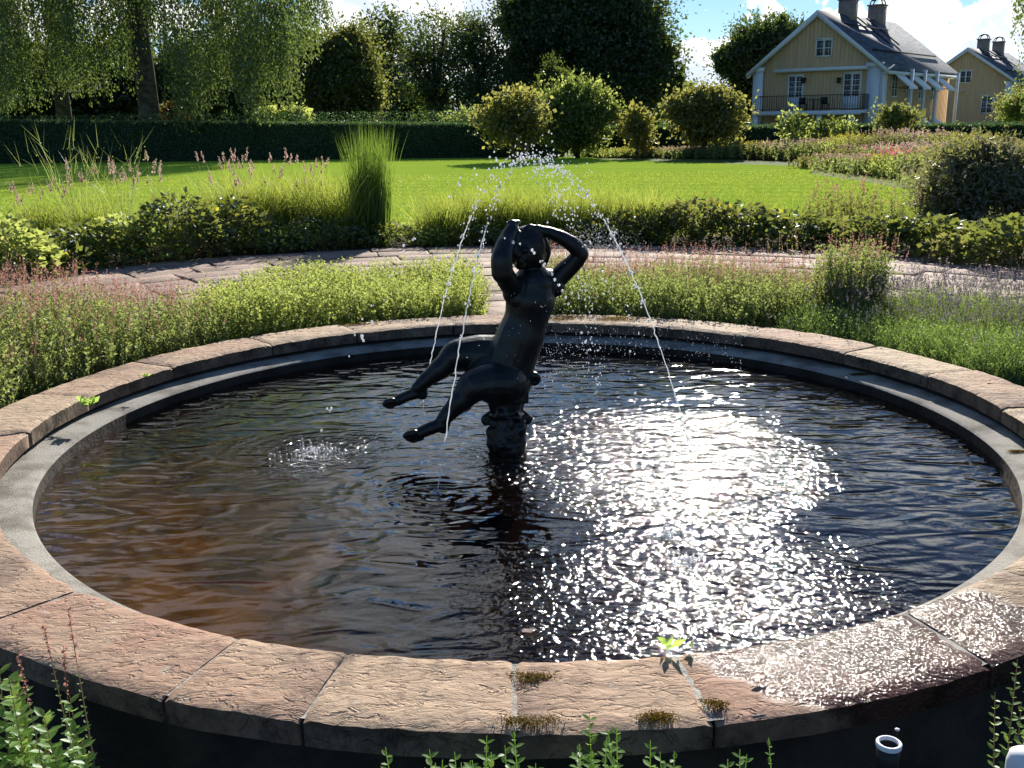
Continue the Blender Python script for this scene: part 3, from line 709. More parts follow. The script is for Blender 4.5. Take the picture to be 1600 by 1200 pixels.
def herb(g, P, h, leaf, nl=12, lean=.3, flower=0.0, fl_len=.1, fl_n=14, fl_size=.008, mi=(0, 1, 2), stem_w=.003, up=.45, top=1.0):
    n = len(P); h = np.broadcast_to(h, (n,))
    ax = R.normal(size=(n, 3)) * [lean, lean, 0] + [0, 0, 1]; ax /= np.linalg.norm(ax, axis=1, keepdims=True)
    g.blades(P, ax, h * 1.02, stem_w, .05, 2, mi[2])
    t = (R.random((n, nl)) ** .8) * .92 + .08
    p = P[:, None] + ax[:, None] * (h[:, None] * t * top)[..., None]
    d = R.normal(size=(n, nl, 3)); d[..., 2] = np.abs(d[..., 2]) * .5 + up
    sz = leaf * R.uniform(.6, 1.25, (n, nl)) * (1.15 - .45 * t)
    g.leaves(p.reshape(-1, 3), d.reshape(-1, 3), sz.ravel(), .55, .12, mi[0])
    if flower > 0:
        k = R.random(n) < flower; m = k.sum(); tip = P[k] + ax[k] * h[k][:, None]
        fl = fl_len * R.uniform(.6, 1.3, m)
        g.blades(tip, ax[k], fl, stem_w * .8, .02, 1, mi[2])
        u = R.random((m, fl_n)); q = tip[:, None] + ax[k][:, None] * (fl[:, None] * u)[..., None]
        d = R.normal(size=(m, fl_n, 3)) + [0, 0, .5]
        g.leaves(q.reshape(-1, 3), d.reshape(-1, 3), fl_size * R.uniform(.7, 1.3, m * fl_n), .7, .1, mi[1])
mats3 = lambda a, b, c='tan': [M_[a], M_[b], M_[c]]

def trim(P):
    a = np.degrees(np.arctan2(P[:, 1] - PC.y, P[:, 0] - PC.x)) % 360; r = np.hypot(P[:, 0] - PC.x, P[:, 1] - PC.y)
    return P[r < np.interp(a, [95, 120, 134, 150, 186], [4.0, 3.85, 3.35, 3.6, 4.1]) + .08 * np.sin(a * .9)]
# bright green low mound
g = Geo(); P = trim(stems_in(sector(95.5, 133.8, 2.62, 4.0), 4300))
hh = .33 * lump(P) * R.uniform(.75, 1.12, len(P)); r_ = np.hypot(P[:, 0] - PC.x, P[:, 1] - PC.y); hh *= np.clip((r_ - 2.45) / .35, .45, 1)
herb(g, P, hh, .027, 23, .3, .0, mi=(0, 1, 0), stem_w=.0025)
tag(g.build('herb_bed', mats3('herb', 'tan')), 'low mound of bright green leafy herbs behind the pool, left of the statue', 'herb bed', kind='stuff')
# pink-brown flowering bed on the left
g = Geo(); P = trim(stems_in(sector(134.6, 173, 2.62, 4.15, 14), 3900))
th_ = np.degrees(np.arctan2(P[:, 1] - PC.y, P[:, 0] - PC.x)) % 360
hh = .50 * np.interp(th_, [134, 146, 160], [.62, .85, 1]) * lump(P, 1.8, .25) * R.uniform(.7, 1.12, len(P)); r_ = np.hypot(P[:, 0] - PC.x, P[:, 1] - PC.y); hh *= np.clip((r_ - 2.4) / .45, .4, 1)
herb(g, P, hh, .027, 22, .28, .0, mi=(0, 1, 0), stem_w=.0025)
k = (R.random(len(P)) < np.clip((r_ - 2.6) / .9, .15, .85)); herb(g, P[k], hh[k] * 1.03, .012, 4, .25, 1.0, .11, 16, .0095, mi=(1, 1, 2))
tag(g.build('herb_bed', mats3('sage', 'pink')), 'bed of green herbs with dry pink flower spikes at the left edge of the pool', 'herb bed', kind='stuff')
# mixed grey-green bed right of the statue
g = Geo(); P = stems_in(sector(48, 86.5, 2.62, 4.0), 5000); r_ = np.hypot(P[:, 0] - PC.x, P[:, 1] - PC.y); P = P[(np.degrees(np.arctan2(P[:, 1] - PC.y, P[:, 0] - PC.x)) > 54.5 - 6 * np.clip((r_ - 2.8) / .6, 0, 1))]
hh = .31 * lump(P, 2.2, .35) * R.uniform(.65, 1.15, len(P)); r_ = np.hypot(P[:, 0] - PC.x, P[:, 1] - PC.y); hh *= np.clip((r_ - 2.45) / .35, .5, 1)
herb(g, P, hh, .031, 16, .32, .0, mi=(0, 1, 0), stem_w=.0025)
k = (R.random(len(P)) < np.clip((r_ - 2.9) / 1.0, .02, .5)); herb(g, P[k], hh[k] * 1.1, .012, 5, .25, .9, .10, 11, .009, mi=(1, 1, 2))
tag(g.build('herb_bed', mats3('sage', 'pink')), 'bed of grey green herbs with thin brown spikes right of the statue', 'herb bed', kind='stuff')
# tall stems at its right end
g = Geo(); P = stems_in(sector(45.8, 50.5, 3.2, 3.85), 300); herb(g, P, R.uniform(.38, .58, 300), .03, 46, .16, .35, .10, 14, .010, mi=(0, 1, 2))
tag(g.build('tall_herb_clump', mats3('sage', 'pink')), 'taller grey green clump between the herb bed and the lavender', 'plant', kind='stuff')
# lavender bed
g = Geo(); P = stems_in(sector(17, 51, 2.62, 4.2, 14), 6000); r_ = np.hypot(P[:, 0] - PC.x, P[:, 1] - PC.y); P = P[(np.degrees(np.arctan2(P[:, 1] - PC.y, P[:, 0] - PC.x)) < 51 - 5.5 * np.clip((r_ - 2.8) / .6, 0, 1))]
cl = lump(P, 3.0, .38); hh = .27 * cl * R.uniform(.7, 1.1, len(P)); r_ = np.hypot(P[:, 0] - PC.x, P[:, 1] - PC.y); hh *= np.clip((r_ - 2.4) / .4, .5, 1)
ax = R.normal(size=(len(P), 3)) * [.35, .35, 0] + [0, 0, 1]
for q in range(4):
    g.blades(P + R.normal(size=P.shape) * [.02, .02, 0], ax + R.normal(size=P.shape) * .2, hh * R.uniform(.6, 1.05, len(P)), .0045, .2, 2, 0)
herb(g, P, hh * .9, .022, 8, .3, 0, mi=(0, 1, 0))
k = R.random(len(P)) < np.clip((r_ - 2.7) / 1.8, .05, .6); herb(g, P[k], hh[k] * 1.22, .01, 0, .22, 1.0, .055, 13, .009, mi=(0, 1, 2), stem_w=.002)
tag(g.build('lavender_bed', mats3('lav', 'lavflower', 'sage')), 'lavender bed with faded grey violet flower heads right of the pool', 'lavender', kind='stuff')

# ------------------------------------------------------------------ border beyond the paved ring
def clump(name, label, cat, px, Y, w, h, kind, group=None, dens=1.0, mat=('broad', 'yel', 'tan'), leaf=.07, z0=0.0, yoff=0):
    """one leafy perennial, rooted at the ground under column px at distance Y"""
    c = at_y(px, 300, Y); c = np.array([c.x, Y, z0]); g = Geo()
    n = int(dens * 1)
    if kind == 'broad':
        n = int(420 * dens); a = R.uniform(0, 2 * PI, n); r = np.sqrt(R.random(n)); ht = np.sqrt(np.clip(1 - r ** 2, 0, 1)) * R.uniform(.55, 1.1, n)
        P = c + np.stack([r * np.cos(a) * w / 2, r * np.sin(a) * w / 2.2, ht * h * .92 + .02], 1)
        d = np.stack([np.cos(a), np.sin(a), R.uniform(-.35, .5, n)], 1) + R.normal(size=(n, 3)) * .45
        g.leaves(P, d, leaf * R.uniform(.6, 1.3, n), .6, .10, np.where(R.random(n) < .035, 1, 0))
        s_ = P[:: 9]; b0 = c + (s_ - c) * [.3, .3, 0]; v = s_ - b0
        g.blades(b0, v, np.linalg.norm(v, axis=1), .008, .0, 2, 2)
    elif kind == 'grass':
        n = int(300 * dens); P = c + R.normal(size=(n, 3)) * [w * .2, w * .16, 0]
        d = R.normal(size=(n, 3)) * [.17, .17, 0] + [0, 0, 1]
        g.blades(P, d, h * R.uniform(.5, 1.15, n), R.uniform(.006, .014, n), R.uniform(.02, .4, n), 4, np.where(R.random(n) < .25, 1, 0))
    elif kind == 'tallgrass':
        n = int(420 * dens); P = c + np.stack([R.uniform(-.5, .5, n) * w * .62, R.normal(size=n) * .10, 0 * R.random(n)], 1)
        d = R.normal(size=(n, 3)) * [.04, .04, 0] + [0, 0, 1]
        g.blades(P, d, h * R.uniform(.45, 1.08, n), R.uniform(.006, .011, n), R.uniform(0, .16, n), 5, 0)
    elif kind == 'plumes':
        n = int(170 * dens); P = c + R.normal(size=(n, 3)) * [w * .2, w * .2, 0]
        g.blades(P, R.normal(size=(n, 3)) * [.28, .28, 0] + [0, 0, 1], h * R.uniform(.3, .75, n), .008, R.uniform(.1, .5, n), 4, 0)
        m = max(5, int(15 * dens)); P = c + R.normal(size=(m, 3)) * [w * .16, w * .16, 0]
        d = R.normal(size=(m, 3)) * [.22, .22, 0] + [0, 0, 1]; d /= np.linalg.norm(d, axis=1, keepdims=True)
        hl = 1.28 * h * R.uniform(.72, 1.05, m); g.blades(P, d, hl, .006, .0, 2, 2)
        tip = P + d * (hl * .9)[:, None]; k = 34; u = R.random((m, k)); pl = R.uniform(.10, .17, m)
        q = tip[:, None] + d[:, None] * (u * pl[:, None])[..., None] + R.normal(size=(m, k, 3)) * .005
        dd = d[:, None] + R.normal(size=(m, k, 3)) * .35
        g.leaves(q.reshape(-1, 3), dd.reshape(-1, 3), .034 * (1.1 - u.ravel() * .6), .42, .1, 1)
    elif kind == 'herb':
        n = int(110 * dens); P = c + R.normal(size=(n, 3)) * [w * .24, w * .24, 0]
        herb(g, P, h * R.uniform(.55, 1.05, n), leaf, 22, .2, .35, h * .2, 12, leaf * .5, mi=(0, 1, 2), stem_w=.005)
    elif kind == 'bare':
        n = int(16 * dens); P = c + R.normal(size=(n, 3)) * [w * .1, w * .1, 0]
        d = R.normal(size=(n, 3)) * [.28, .2, 0] + [0, 0, 1]; g.blades(P, d, h * R.uniform(.6, 1.05, n), .012, .05, 3, 2)
        q = P[:, None] + (d * 1.0)[:, None] * (h * R.uniform(.3, .85, (n, 5)))[..., None]
        g.blades(q.reshape(-1, 3), (d[:, None] + R.normal(size=(n, 5, 3)) * .5).reshape(-1, 3), .2 * h, .006, 0, 2, 2)
        g.leaves(q.reshape(-1, 3) + R.normal(size=(n * 5, 3)) * .02, R.normal(size=(n * 5, 3)), leaf * .7, .5, .1, 0)
    o = g.build(name, [M_[m] for m in mat], shift=tuple(c))
    return tag(o, label, cat, group)

def Yb(px): return PC.y + math.sqrt(max(1, 7.75 ** 2 - ((px - 800) / 1600 * 12 * .95) ** 2)) # middle of the border
# dense low leafy row that edges the path
words = ['leftmost broad-leaved border plant beside the path end', 'broad-leaved border plant under the bare branching stems', 'dark broad-leaved plant with pale lit leaf rims on the left', 'large-leaved plant below the first pink plumes',
         'dense green border plant under the tall plumes', 'shaded border plant in the middle of the left border', 'low leafy plant left of the fine light grasses', 'low plant at the foot of the light grasses',
         'shaded low plant left of the tall green grass tuft', 'low leafy plant right of the tall green grass tuft', 'small shaded border plant behind the left water stream', 'small border plant left of the statue\'s head', 'low border plant behind the statue\'s hands',
         'low border plant right of the raised elbow', 'dark leafy plant left of the yellowing one', 'yellow-tipped broad-leaved plant right of the statue', 'broad-leaved plant with yellow-green sword leaves above it', 'low dark mound right of the sword leaves',
         'wide mound of grey lit leaves on the right', 'broad mound below the reddish flower stalks', 'dark leafy mound left of the feathery shrub', 'dark leafy plant at the foot of the feathery shrub', 'right edge broad-leaved plant under the feathery shrub']
pxs = np.linspace(-20, 1610, len(words))
for i, (px, wd) in enumerate(zip(pxs, words)):
    hgt = (.54 if px < 420 else .30 if px < 1000 else .42) * random.uniform(.55, 1.3)
    mt = ('broad', 'yel', 'tan') if i % 3 else (('warm', 'yel', 'tan') if px > 700 else ('herb', 'broad', 'tan'))
    clump('border_plant', wd, 'plant', px, Yb(px) + random.uniform(-.1, .15), 1.15, hgt, 'broad', 'broad-leaved plants along the paved ring', 1.9 if 420 < px < 1000 else 2.4, mt, .085 if px < 420 or px > 1000 else .06)
Y0 = 12.6
for px, h, lab in ((25, .62, 'plumed grass at the far left edge of the border'), (180, .80, 'plumed grass leaning left beside the bare stems'), (235, .86, 'plumed grass with three leaning pink heads'), (350, .84, 'plumed grass left of the densest pink heads'),
                   (385, .88, 'densest tuft of upright pink grass plumes'), (440, .84, 'plumed grass with a wide cluster of short pink heads'), (480, .78, 'single-headed plumed grass left of the tall tuft'), (110, .82, 'plumed grass between the left edge and the bare stems')):
    clump('plumed_grass', lab, 'grass', px, Y0 - .35 + random.uniform(-.1, .1), .5, h, 'plumes', 'plumed grasses in the left border', .75, ('grassy', 'plume', 'tan'))
for px, h, lab in ((60, .5, 'fine light grass tuft farthest left'), (130, .5, 'fine light grass tuft left of the bare stems'), (290, .5, 'fine light grass tuft below the left plumes'), (330, .55, 'fine light grass tuft below the densest plumes'), (370, .62, 'light green grass tuft starting the fine sunlit row'), (410, .6, 'second light grass tuft of the fine sunlit row'),
                   (450, .62, 'third light grass tuft of the fine sunlit row'), (490, .6, 'fourth light grass tuft, half under the tall tuft'), (530, .62, 'light grass tuft touching the tall tuft on its left'), (690, .5, 'fine grass tuft behind the left water stream'),
                   (735, .52, 'fine grass tuft left of the statue\'s head'), (780, .6, 'fine grass tuft behind the statue\'s lifted hands'), (820, .52, 'fine grass tuft behind the crown of the statue'), (862, .55, 'fine grass tuft right of the statue\'s head'),
                   (905, .52, 'fine grass tuft above the raised elbow'), (950, .55, 'fine grass tuft behind the long right stream'), (1010, .55, 'fine grass tuft left of the yellowing plant')):
    clump('fine_grass', lab, 'grass', px, Y0 - .2 + random.uniform(-.25, .2), .7, h * (1.55 if 340 < px < 560 else 1.3), 'grass', 'fine light grasses in the border', 2.2, ('grassy', 'herb', 'tan'))
clump('tall_grass', 'tallest dense tuft of upright green grass in the border', 'grass', 580, 12.3, .62, 1.40, 'tallgrass', None, 3.0, ('tallgreen', 'plume', 'tan'))
clump('sword_leaf_plant', 'yellow green sword leaves standing above the right border', 'plant', 1186, 12.3, .18, .66, 'grass', None, .09, ('yel', 'yel', 'tan'))
clump('bare_stem_plant', 'tall branching seed stems above the left border', 'plant', 115, 12.6, .8, 1.5, 'bare', None, 1.2, ('sage', 'yel', 'sage'), .04)
clump('bare_stem_plant', 'narrow sheaf of tall seed stems right of the branching ones', 'plant', 187, 12.6, .35, 1.42, 'bare', None, .9, ('sage', 'yel', 'sage'), .04)
for px, h, lab in ((650, .62, 'thin dark seed stems left of the fountain arcs'), (797, .66, 'dark upright seed stems behind the fountain top'), (880, .70, 'pale arching seed stems right of the fountain top'), (1000, .62, 'thin seed stems behind the long right stream'), (1140, .5, 'single pair of thin seed stems over the right lawn')):
    clump('seed_stem_plant', lab, 'plant', px, 12.4, .4, h, 'bare', 'thin seed stems in the middle border', .5, ('sage', 'yel', 'sage'), .025)  # these are thin seed stems of border plants
for px, h, lab in ((1290, .6, 'reddish flower stalk clump above the grey mound'), (1335, .62, 'middle reddish flower stalk clump on the right'), (1385, .56, 'reddish flower stalk clump next to the feathery shrub')):
    clump('flower_stalks', lab, 'plant', px, 12.6, .5, h, 'herb', 'reddish flower stalks in the right border', .5, ('warm', 'pink', 'tan'), .04)
# pink spikes standing at the back of the herb beds, in front of the path
for px, Y, h, lab in ((1050, 8.7, .34, 'thin pink spikes at the back of the herb bed, left group'), (1130, 8.7, .36, 'thin pink spikes at the back of the herb bed, middle group'), (1235, 8.6, .42, 'thin pink spikes at the back of the herb bed, right group')):
    clump('pink_spikes', lab, 'plant', px, Y, .55, h, 'herb', 'pink spikes behind the herb bed', .22, ('sage', 'pink', 'tan'), .018)['kind'] = 'stuff'

# feathery shrub on the right
def shrub_mesh(name, label, cat, blobs, D, mats, leaf, n, width=.45, trunk=None, group=None, gap=.0, bark='bark', base_px=None, up=.2, shell=.35, zg=0.0, core=.0, limbs=8, clumps=1.0):
    """crown of leaf clumps inside ellipsoids given by their outline in the photograph at distance D, with trunk and limbs"""
    sc = D / 1640.0
    xs_ = [b[0] for b in blobs]; bx = base_px if base_px is not None else sum(xs_) / len(xs_)
    base = np.array(at_y(bx, 189, D)); base[2] = zg
    t = thing(name, label, cat, tuple(base), 0, group)
    g = Geo(); vol = np.array([b[2] * b[3] for b in blobs], float); vol /= vol.sum(); cent = []
    for b, v in zip(blobs, vol):
        c = np.array(at_y(b[0], b[1], D + (b[4] if len(b) > 4 else 0))); rad = np.array([b[2] * sc, min(b[2], b[3] * 1.3) * sc, b[3] * sc]); cent.append((c, rad))
        nl = int(n * v); nc = max(5, int(nl / 45 * clumps)); q = R.normal(size=(nc, 3)); q /= np.linalg.norm(q, axis=1, keepdims=True)
        rr = (shell + (1 - shell) * R.random(nc)) ** .6 * R.uniform(.72, 1.2, nc); cc = c + q * rad * rr[:, None]
        per = nl // nc; cr_ = rad.min() * R.uniform(.08, .34, nc) + leaf
        p = cc[:, None] + R.normal(size=(nc, per, 3)) * (cr_[:, None, None] * [1, 1, .7])
        d = R.normal(size=(nc, per, 3)) + q[:, None] * .6; d[..., 2] += up
        mi = np.where(R.random(nc * per) < .5, 0, 1) if len(mats) > 1 else 0
        if len(mats) > 1: # lighter kind of leaf gathers in some clumps
            mi = (np.repeat(R.random(nc), per) + R.normal(size=nc * per) * .15 > .55).astype(int)
        g.leaves(p.reshape(-1, 3), d.reshape(-1, 3), leaf * R.uniform(.6, 1.35, nc * per), width, .12, mi)
        # leafy shoots that break the outline
        ns = max(4, int(nl / 260)); q = R.normal(size=(ns, 3)); q[:, 2] = np.abs(q[:, 2]) * .9 + .15; q /= np.linalg.norm(q, axis=1, keepdims=True)
        k_ = 16; u_ = np.linspace(0, 1, k_)[None, :, None]; ln_ = (rad.min() * R.uniform(.16, .42, ns))[:, None, None]
        sd_ = (q + [0, 0, .5] + R.normal(size=(ns, 3)) * .3)[:, None]
        p = (c + q * rad * R.uniform(.82, 1.0, ns)[:, None])[:, None] + sd_ * ln_ * u_ + R.normal(size=(ns, k_, 3)) * leaf * .25
        g.leaves(p.reshape(-1, 3), (sd_ + R.normal(size=(ns, k_, 3)) * .8).reshape(-1, 3), leaf * R.uniform(.5, 1.0, ns * k_), width, .12, min(1, len(mats) - 1))
        if core > 0:
            m = int(nl * .06 * core); q = R.normal(size=(m, 3)); q /= np.linalg.norm(q, axis=1, keepdims=True)
            g.leaves(c + q * rad * (R.random(m) ** .4 * .72)[:, None], R.normal(size=(m, 3)), leaf * 4.5, .8, .1, 0)
    g.build('crown', [M_[m] for m in mats], t, shift=tuple(base))
    g = Geo(); tr = trunk or .04 * D / 12
    c0, r0 = max(cent, key=lambda c: c[1].prod()); top = c0 + [0, 0, r0[2] * .4]
    g.tube([base * [1, 1, 1] + [0, 0, -.1], base + (top - base) * [.2, .2, .45], base + (top - base) * [.8, .8, .8], top], [tr * 1.25, tr, tr * .6, tr * .2], 9)
    for i in range(limbs):
        c, r = cent[i % len(cent)]; f = random.uniform(.3, .7); s0 = base + (top - base) * [f * .6, f * .6, f]
        e = c + R.normal(size=3) * r * .38; m = (s0 + e) / 2 + [0, 0, .1 * abs(e[2] - s0[2])]
        g.tube([s0, m, e], [tr * .5, tr * .32, tr * .1], 5)
    g.build('trunk', M_[bark], t, shift=tuple(base))
    return t
shrub_mesh('feathery_shrub', 'large feathery grey green shrub at the right edge of the lawn', 'shrub', [(1500, 290, 62, 62), (1560, 285, 70, 62), (1460, 320, 30, 36), (1610, 300, 50, 62), (1530, 245, 50, 22)], 13.6, ('fern', 'warm'), .075, 17000, .28, .05, limbs=14, core=.15, clumps=2.2)

# ------------------------------------------------------------------ hedges
def hedge(name, label, x0, y0, x1, y1, h, th=1.2, h2=None, n=60000):
    g = Geo(); a = np.array([x0, y0]); b_ = np.array([x1, y1]); ln = np.linalg.norm(b_ - a); u = (b_ - a) / ln; v = np.array([-u[1], u[0]]); h2 = h2 or h
    ns = int(ln / .5); V, T = [], []
    prof = [(-th / 2, 0), (-th / 2, .96), (-th / 2 + .06, 1.0), (th / 2 - .06, 1.0), (th / 2, .96), (th / 2, 0)]
    for i in range(ns + 1):
        p = a + u * ln * i / ns; hh = h + (h2 - h) * i / ns
        for o_, z in prof:
            q = p + v * (o_ * .93 + random.uniform(-.02, .02)); V.append((q[0], q[1], z * (hh - .04)))
    k = len(prof)
    for i in range(ns):
        for j in range(k - 1): c = i * k + j; T += [(c, c + k, c + 1), (c + 1, c + k, c + k + 1)]
    T += [(0, 1, 2), (0, 2, 3), (0, 3, 4), (0, 4, 5)]; e = ns * k; T += [(e, e + 2, e + 1), (e, e + 3, e + 2), (e, e + 4, e + 3), (e, e + 5, e + 4)]
    g.add(V, T, 0)
    m = int(n * .62); s = R.random(m) * ln; z = R.random(m) * h
    P = np.stack([a[0] + u[0] * s - v[0] * th / 2, a[1] + u[1] * s - v[1] * th / 2, z], 1); P[:, 1] += R.normal(size=m) * .025
    g.leaves(P, R.normal(size=(m, 3)) + [0, -.9, .5], R.uniform(.05, .10, m), .6, .1, 1)
    m = n - m; s = R.random(m) * ln; o_ = (R.random(m) - .5) * th; hh = h + (h2 - h) * s / ln
    P = np.stack([a[0] + u[0] * s + v[0] * o_, a[1] + u[1] * s + v[1] * o_, hh - .04 + R.normal(size=m) * .02], 1)
    g.leaves(P, R.normal(size=(m, 3)) + [0, 0, 1.4], R.uniform(.05, .11, m), .6, .1, 1)
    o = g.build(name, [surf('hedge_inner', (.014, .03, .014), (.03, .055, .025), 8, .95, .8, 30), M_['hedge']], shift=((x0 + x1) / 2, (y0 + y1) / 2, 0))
    return tag(o, label, 'hedge')
zt1 = at_y(40, 181, 41.0).z; zt2 = at_y(740, 196, 42.3).z
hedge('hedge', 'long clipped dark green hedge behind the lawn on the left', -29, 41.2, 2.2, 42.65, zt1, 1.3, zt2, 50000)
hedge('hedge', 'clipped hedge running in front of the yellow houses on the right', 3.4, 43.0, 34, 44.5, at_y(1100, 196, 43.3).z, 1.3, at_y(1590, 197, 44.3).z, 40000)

# ------------------------------------------------------------------ far border right of the lawn
fb = [(945, 41.5, .45, 'low flowering plant at the left end of the far border'), (985, 40.5, .5, 'low pale plant below the small golden shrub'), (1030, 40, .5, 'low plant in front of the dark gap of the hedge'), (1075, 39, .55, 'low pale plant below the round yellowing shrub'), (1120, 38.4, .55, 'green low plant right of the round yellowing shrub'),
      (1160, 38, .8, 'light brown flowering plant in the far border'), (1200, 37, .8, 'tan seed-headed plant left of the young green trees'), (1240, 36, .9, 'pinkish plant below the young green trees'), (1285, 35, .95, 'bright green mound with dry heads in the far border'), (1330, 34, 1.2, 'tall tan flower mass right of the young green trees'),
      (1375, 33, 1.35, 'tall brownish flower mass before the house corner'), (1420, 33, 1.35, 'tall brownish flower mass below the awnings'), (1465, 33, 1.2, 'tan flower mass in front of the hedge at the far right'), (1510, 32, 1.2, 'brown seed mass behind the ferns'),
      (1300, 30, .5, 'low bright plant at the bend of the lawn edge'), (1345, 28, .55, 'low pale leaf mound along the lawn edge'), (1390, 26.5, .7, 'green plant below the magenta flowers'), (1435, 25, .75, 'low pink-tinged plant right of the magenta flowers'), (1350, 31, .8, 'yellow green plant behind the lawn bend'), (1400, 29.5, .9, 'loose green plant behind the magenta flowers'),
      (1480, 24, .95, 'bushy plant left of the ferny stems'), (1535, 22, .95, 'green bush behind the feathery shrub'), (1590, 21, 1.05, 'pale green bush at the right edge behind the feathery shrub'), (1450, 28.5, .95, 'light tan bush under the right hedge'), (1560, 27, 1.0, 'yellow green bush under the right hedge')]
for i, (px, Y, h, lab) in enumerate(fb):
    mt = [('sage', 'tan', 'tan'), ('herb', 'yel', 'tan'), ('warm', 'tan', 'tan'), ('sage', 'plume', 'tan')][i % 4]
    clump('far_border_plant', lab, 'plant', px, Y, 2.0, h * .66, 'herb', 'flowering plants in the far border', 5.5 if i > 13 else 4.6, mt, .085)
g = Geo(); P = stems_in([(3.4, 41.8), (4, 39.8), (9.5, 36.5), (10.2, 33.5), (8.6, 30.5), (9.5, 26), (7.6, 19.5), (6.9, 15.0), (9.5, 15), (13, 24), (17, 36), (16, 41.5)], 5200)
herb(g, P, .24 * R.uniform(.5, 1.2, len(P)), .07, 9, .3, .25, .12, 5, .04, mi=(0, 1, 2), stem_w=.006)
tag(g.build('border_ground_cover', mats3('sage', 'tan')), 'low mixed ground cover filling the far border right of the lawn', 'ground cover', kind='stuff')
g = Geo(); P = np.array(at_y(1403, 238, 25.5)) + R.normal(size=(150, 3)) * [.35, .25, .07]; g.leaves(P, R.normal(size=(150, 3)) + [0, 0, .6], .06, .9, .1, 0)
Q = np.array(at_y(1403, 262, 25.6)) + R.normal(size=(260, 3)) * [.33, .25, .18]; g.leaves(Q, R.normal(size=(260, 3)) + [0, 0, .9], .10, .4, .1, 1)
tag(g.build('magenta_flower_plant', [M_['magenta'], M_['herb']]), 'plant with magenta flower heads in the far border', 'flower', kind='stuff')
for px, top, Y, w, lab in ((1238, 185, 38, 14, 'young light green tree in front of the balcony'), (1281, 196, 38, 7, 'thin young shrub right of the young tree'), (1312, 190, 38, 18, 'spreading young shrub below the house corner')):
    shrub_mesh('young_tree', lab, 'tree', [(px, top + 22, w, 24), (px + 4, top + 44, w * 1.1, 16)], Y, ('herb', 'mid'), .16, 900, .6, .025, None, limbs=5, core=0)
shrub_mesh('rose_shrub', 'loose brownish shrub before the house corner pillar', 'shrub', [(1398, 180, 26, 14), (1385, 190, 16, 12), (1418, 188, 18, 12)], 40, ('warm', 'sage'), .12, 1700, .6, .05, limbs=7, core=.3)

# ------------------------------------------------------------------ garden shrubs and small trees by the hedge
shrub_mesh('golden_tree', 'small golden leaved tree standing at the edge of the lawn', 'tree', [(800, 168, 34, 25), (773, 188, 24, 20), (828, 190, 22, 22), (800, 208, 32, 15)], 37, ('gold', 'warm'), .16, 4300, .75, .07, base_px=802, limbs=14, clumps=1.1)
shrub_mesh('round_shrub', 'big round dark green shrub right of the golden tree', 'shrub', [(900, 164, 46, 36), (868, 185, 26, 34), (940, 168, 20, 24), (900, 206, 52, 30)], 40, ('mid', 'herb'), .13, 12000, .5, .10, limbs=10, core=.5, up=.7)
shrub_mesh('golden_shrub', 'small golden shrub in front of the hedge gap', 'shrub', [(997, 187, 20, 15), (990, 205, 18, 14), (1004, 218, 16, 12)], 39.5, ('gold', 'warm'), .13, 2000, .7, .05, limbs=9, core=.3)
shrub_mesh('yellowing_shrub', 'large round shrub with yellowing crown left of the house', 'shrub', [(1100, 163, 46, 22), (1072, 170, 30, 22), (1132, 178, 26, 28), (1102, 200, 40, 22)], 39, ('warm', 'gold'), .14, 8200, .65, .10, limbs=12, core=.4)
g = None
# ------------------------------------------------------------------ tall trees
shrub_mesh('conifer', 'pointed columnar conifer rising behind the round shrub', 'tree', [(864, 118, 11, 24), (855, 130, 13, 20), (876, 130, 14, 20), (865, 150, 22, 24)], 52, ('mid', 'dark'), .12, 5200, .4, .12, limbs=2, up=1.5, core=.6)
shrub_mesh('broad_tree', 'huge dark broad crowned tree in the middle of the background', 'tree', [(920, 20, 105, 70), (850, 50, 62, 80), (985, 40, 50, 70), (915, 110, 125, 70), (1000, 110, 52, 66), (1040, 75, 18, 16), (1046, 122, 18, 22), (830, 120, 46, 66), (800, 25, 22, 22), (920, -30, 70, 50)], 84, ('dark', 'dark', 'mid')[:2], .30, 68000, .6, .55, limbs=24, core=1.0, clumps=.8)
shrub_mesh('airy_tree', 'dark airy tree left of the huge crown', 'tree', [(685, 60, 42, 44), (665, 110, 44, 56), (700, 150, 54, 44), (640, 90, 20, 30)], 78, ('dark', 'mid'), .24, 12500, .5, .35, limbs=20, core=0, clumps=.75)
shrub_mesh('airy_tree', 'second dark airy tree touching the huge crown', 'tree', [(755, 70, 36, 46), (745, 120, 42, 56), (775, 150, 46, 44), (735, 50, 22, 22)], 80, ('dark', 'mid'), .24, 12000, .5, .35, limbs=20, core=0, clumps=.75)
shrub_mesh('slender_tree', 'slender tall tree with thin crown against the sky', 'tree', [(598, 48, 26, 28), (600, 90, 24, 40), (595, 140, 20, 40)], 72, ('mid', 'dark'), .28, 4600, .5, .25, limbs=12, core=0, clumps=1.3)
shrub_mesh('rounded_tree', 'rounded green tree beside the drooping birch', 'tree', [(545, 90, 42, 48), (530, 140, 56, 56), (570, 150, 26, 40), (500, 110, 36, 50)], 62, ('warm', 'mid'), .19, 27000, .55, .3, limbs=14, core=1)
shrub_mesh('house_tree', 'dark tree standing behind the left side of the yellow house', 'tree', [(1190, 75, 46, 40), (1225, 60, 36, 28), (1155, 95, 26, 26), (1175, 120, 40, 34), (1168, 165, 34, 34), (1135, 92, 14, 12)], 88, ('dark', 'mid'), .27, 21000, .55, .4, limbs=16, core=.9)
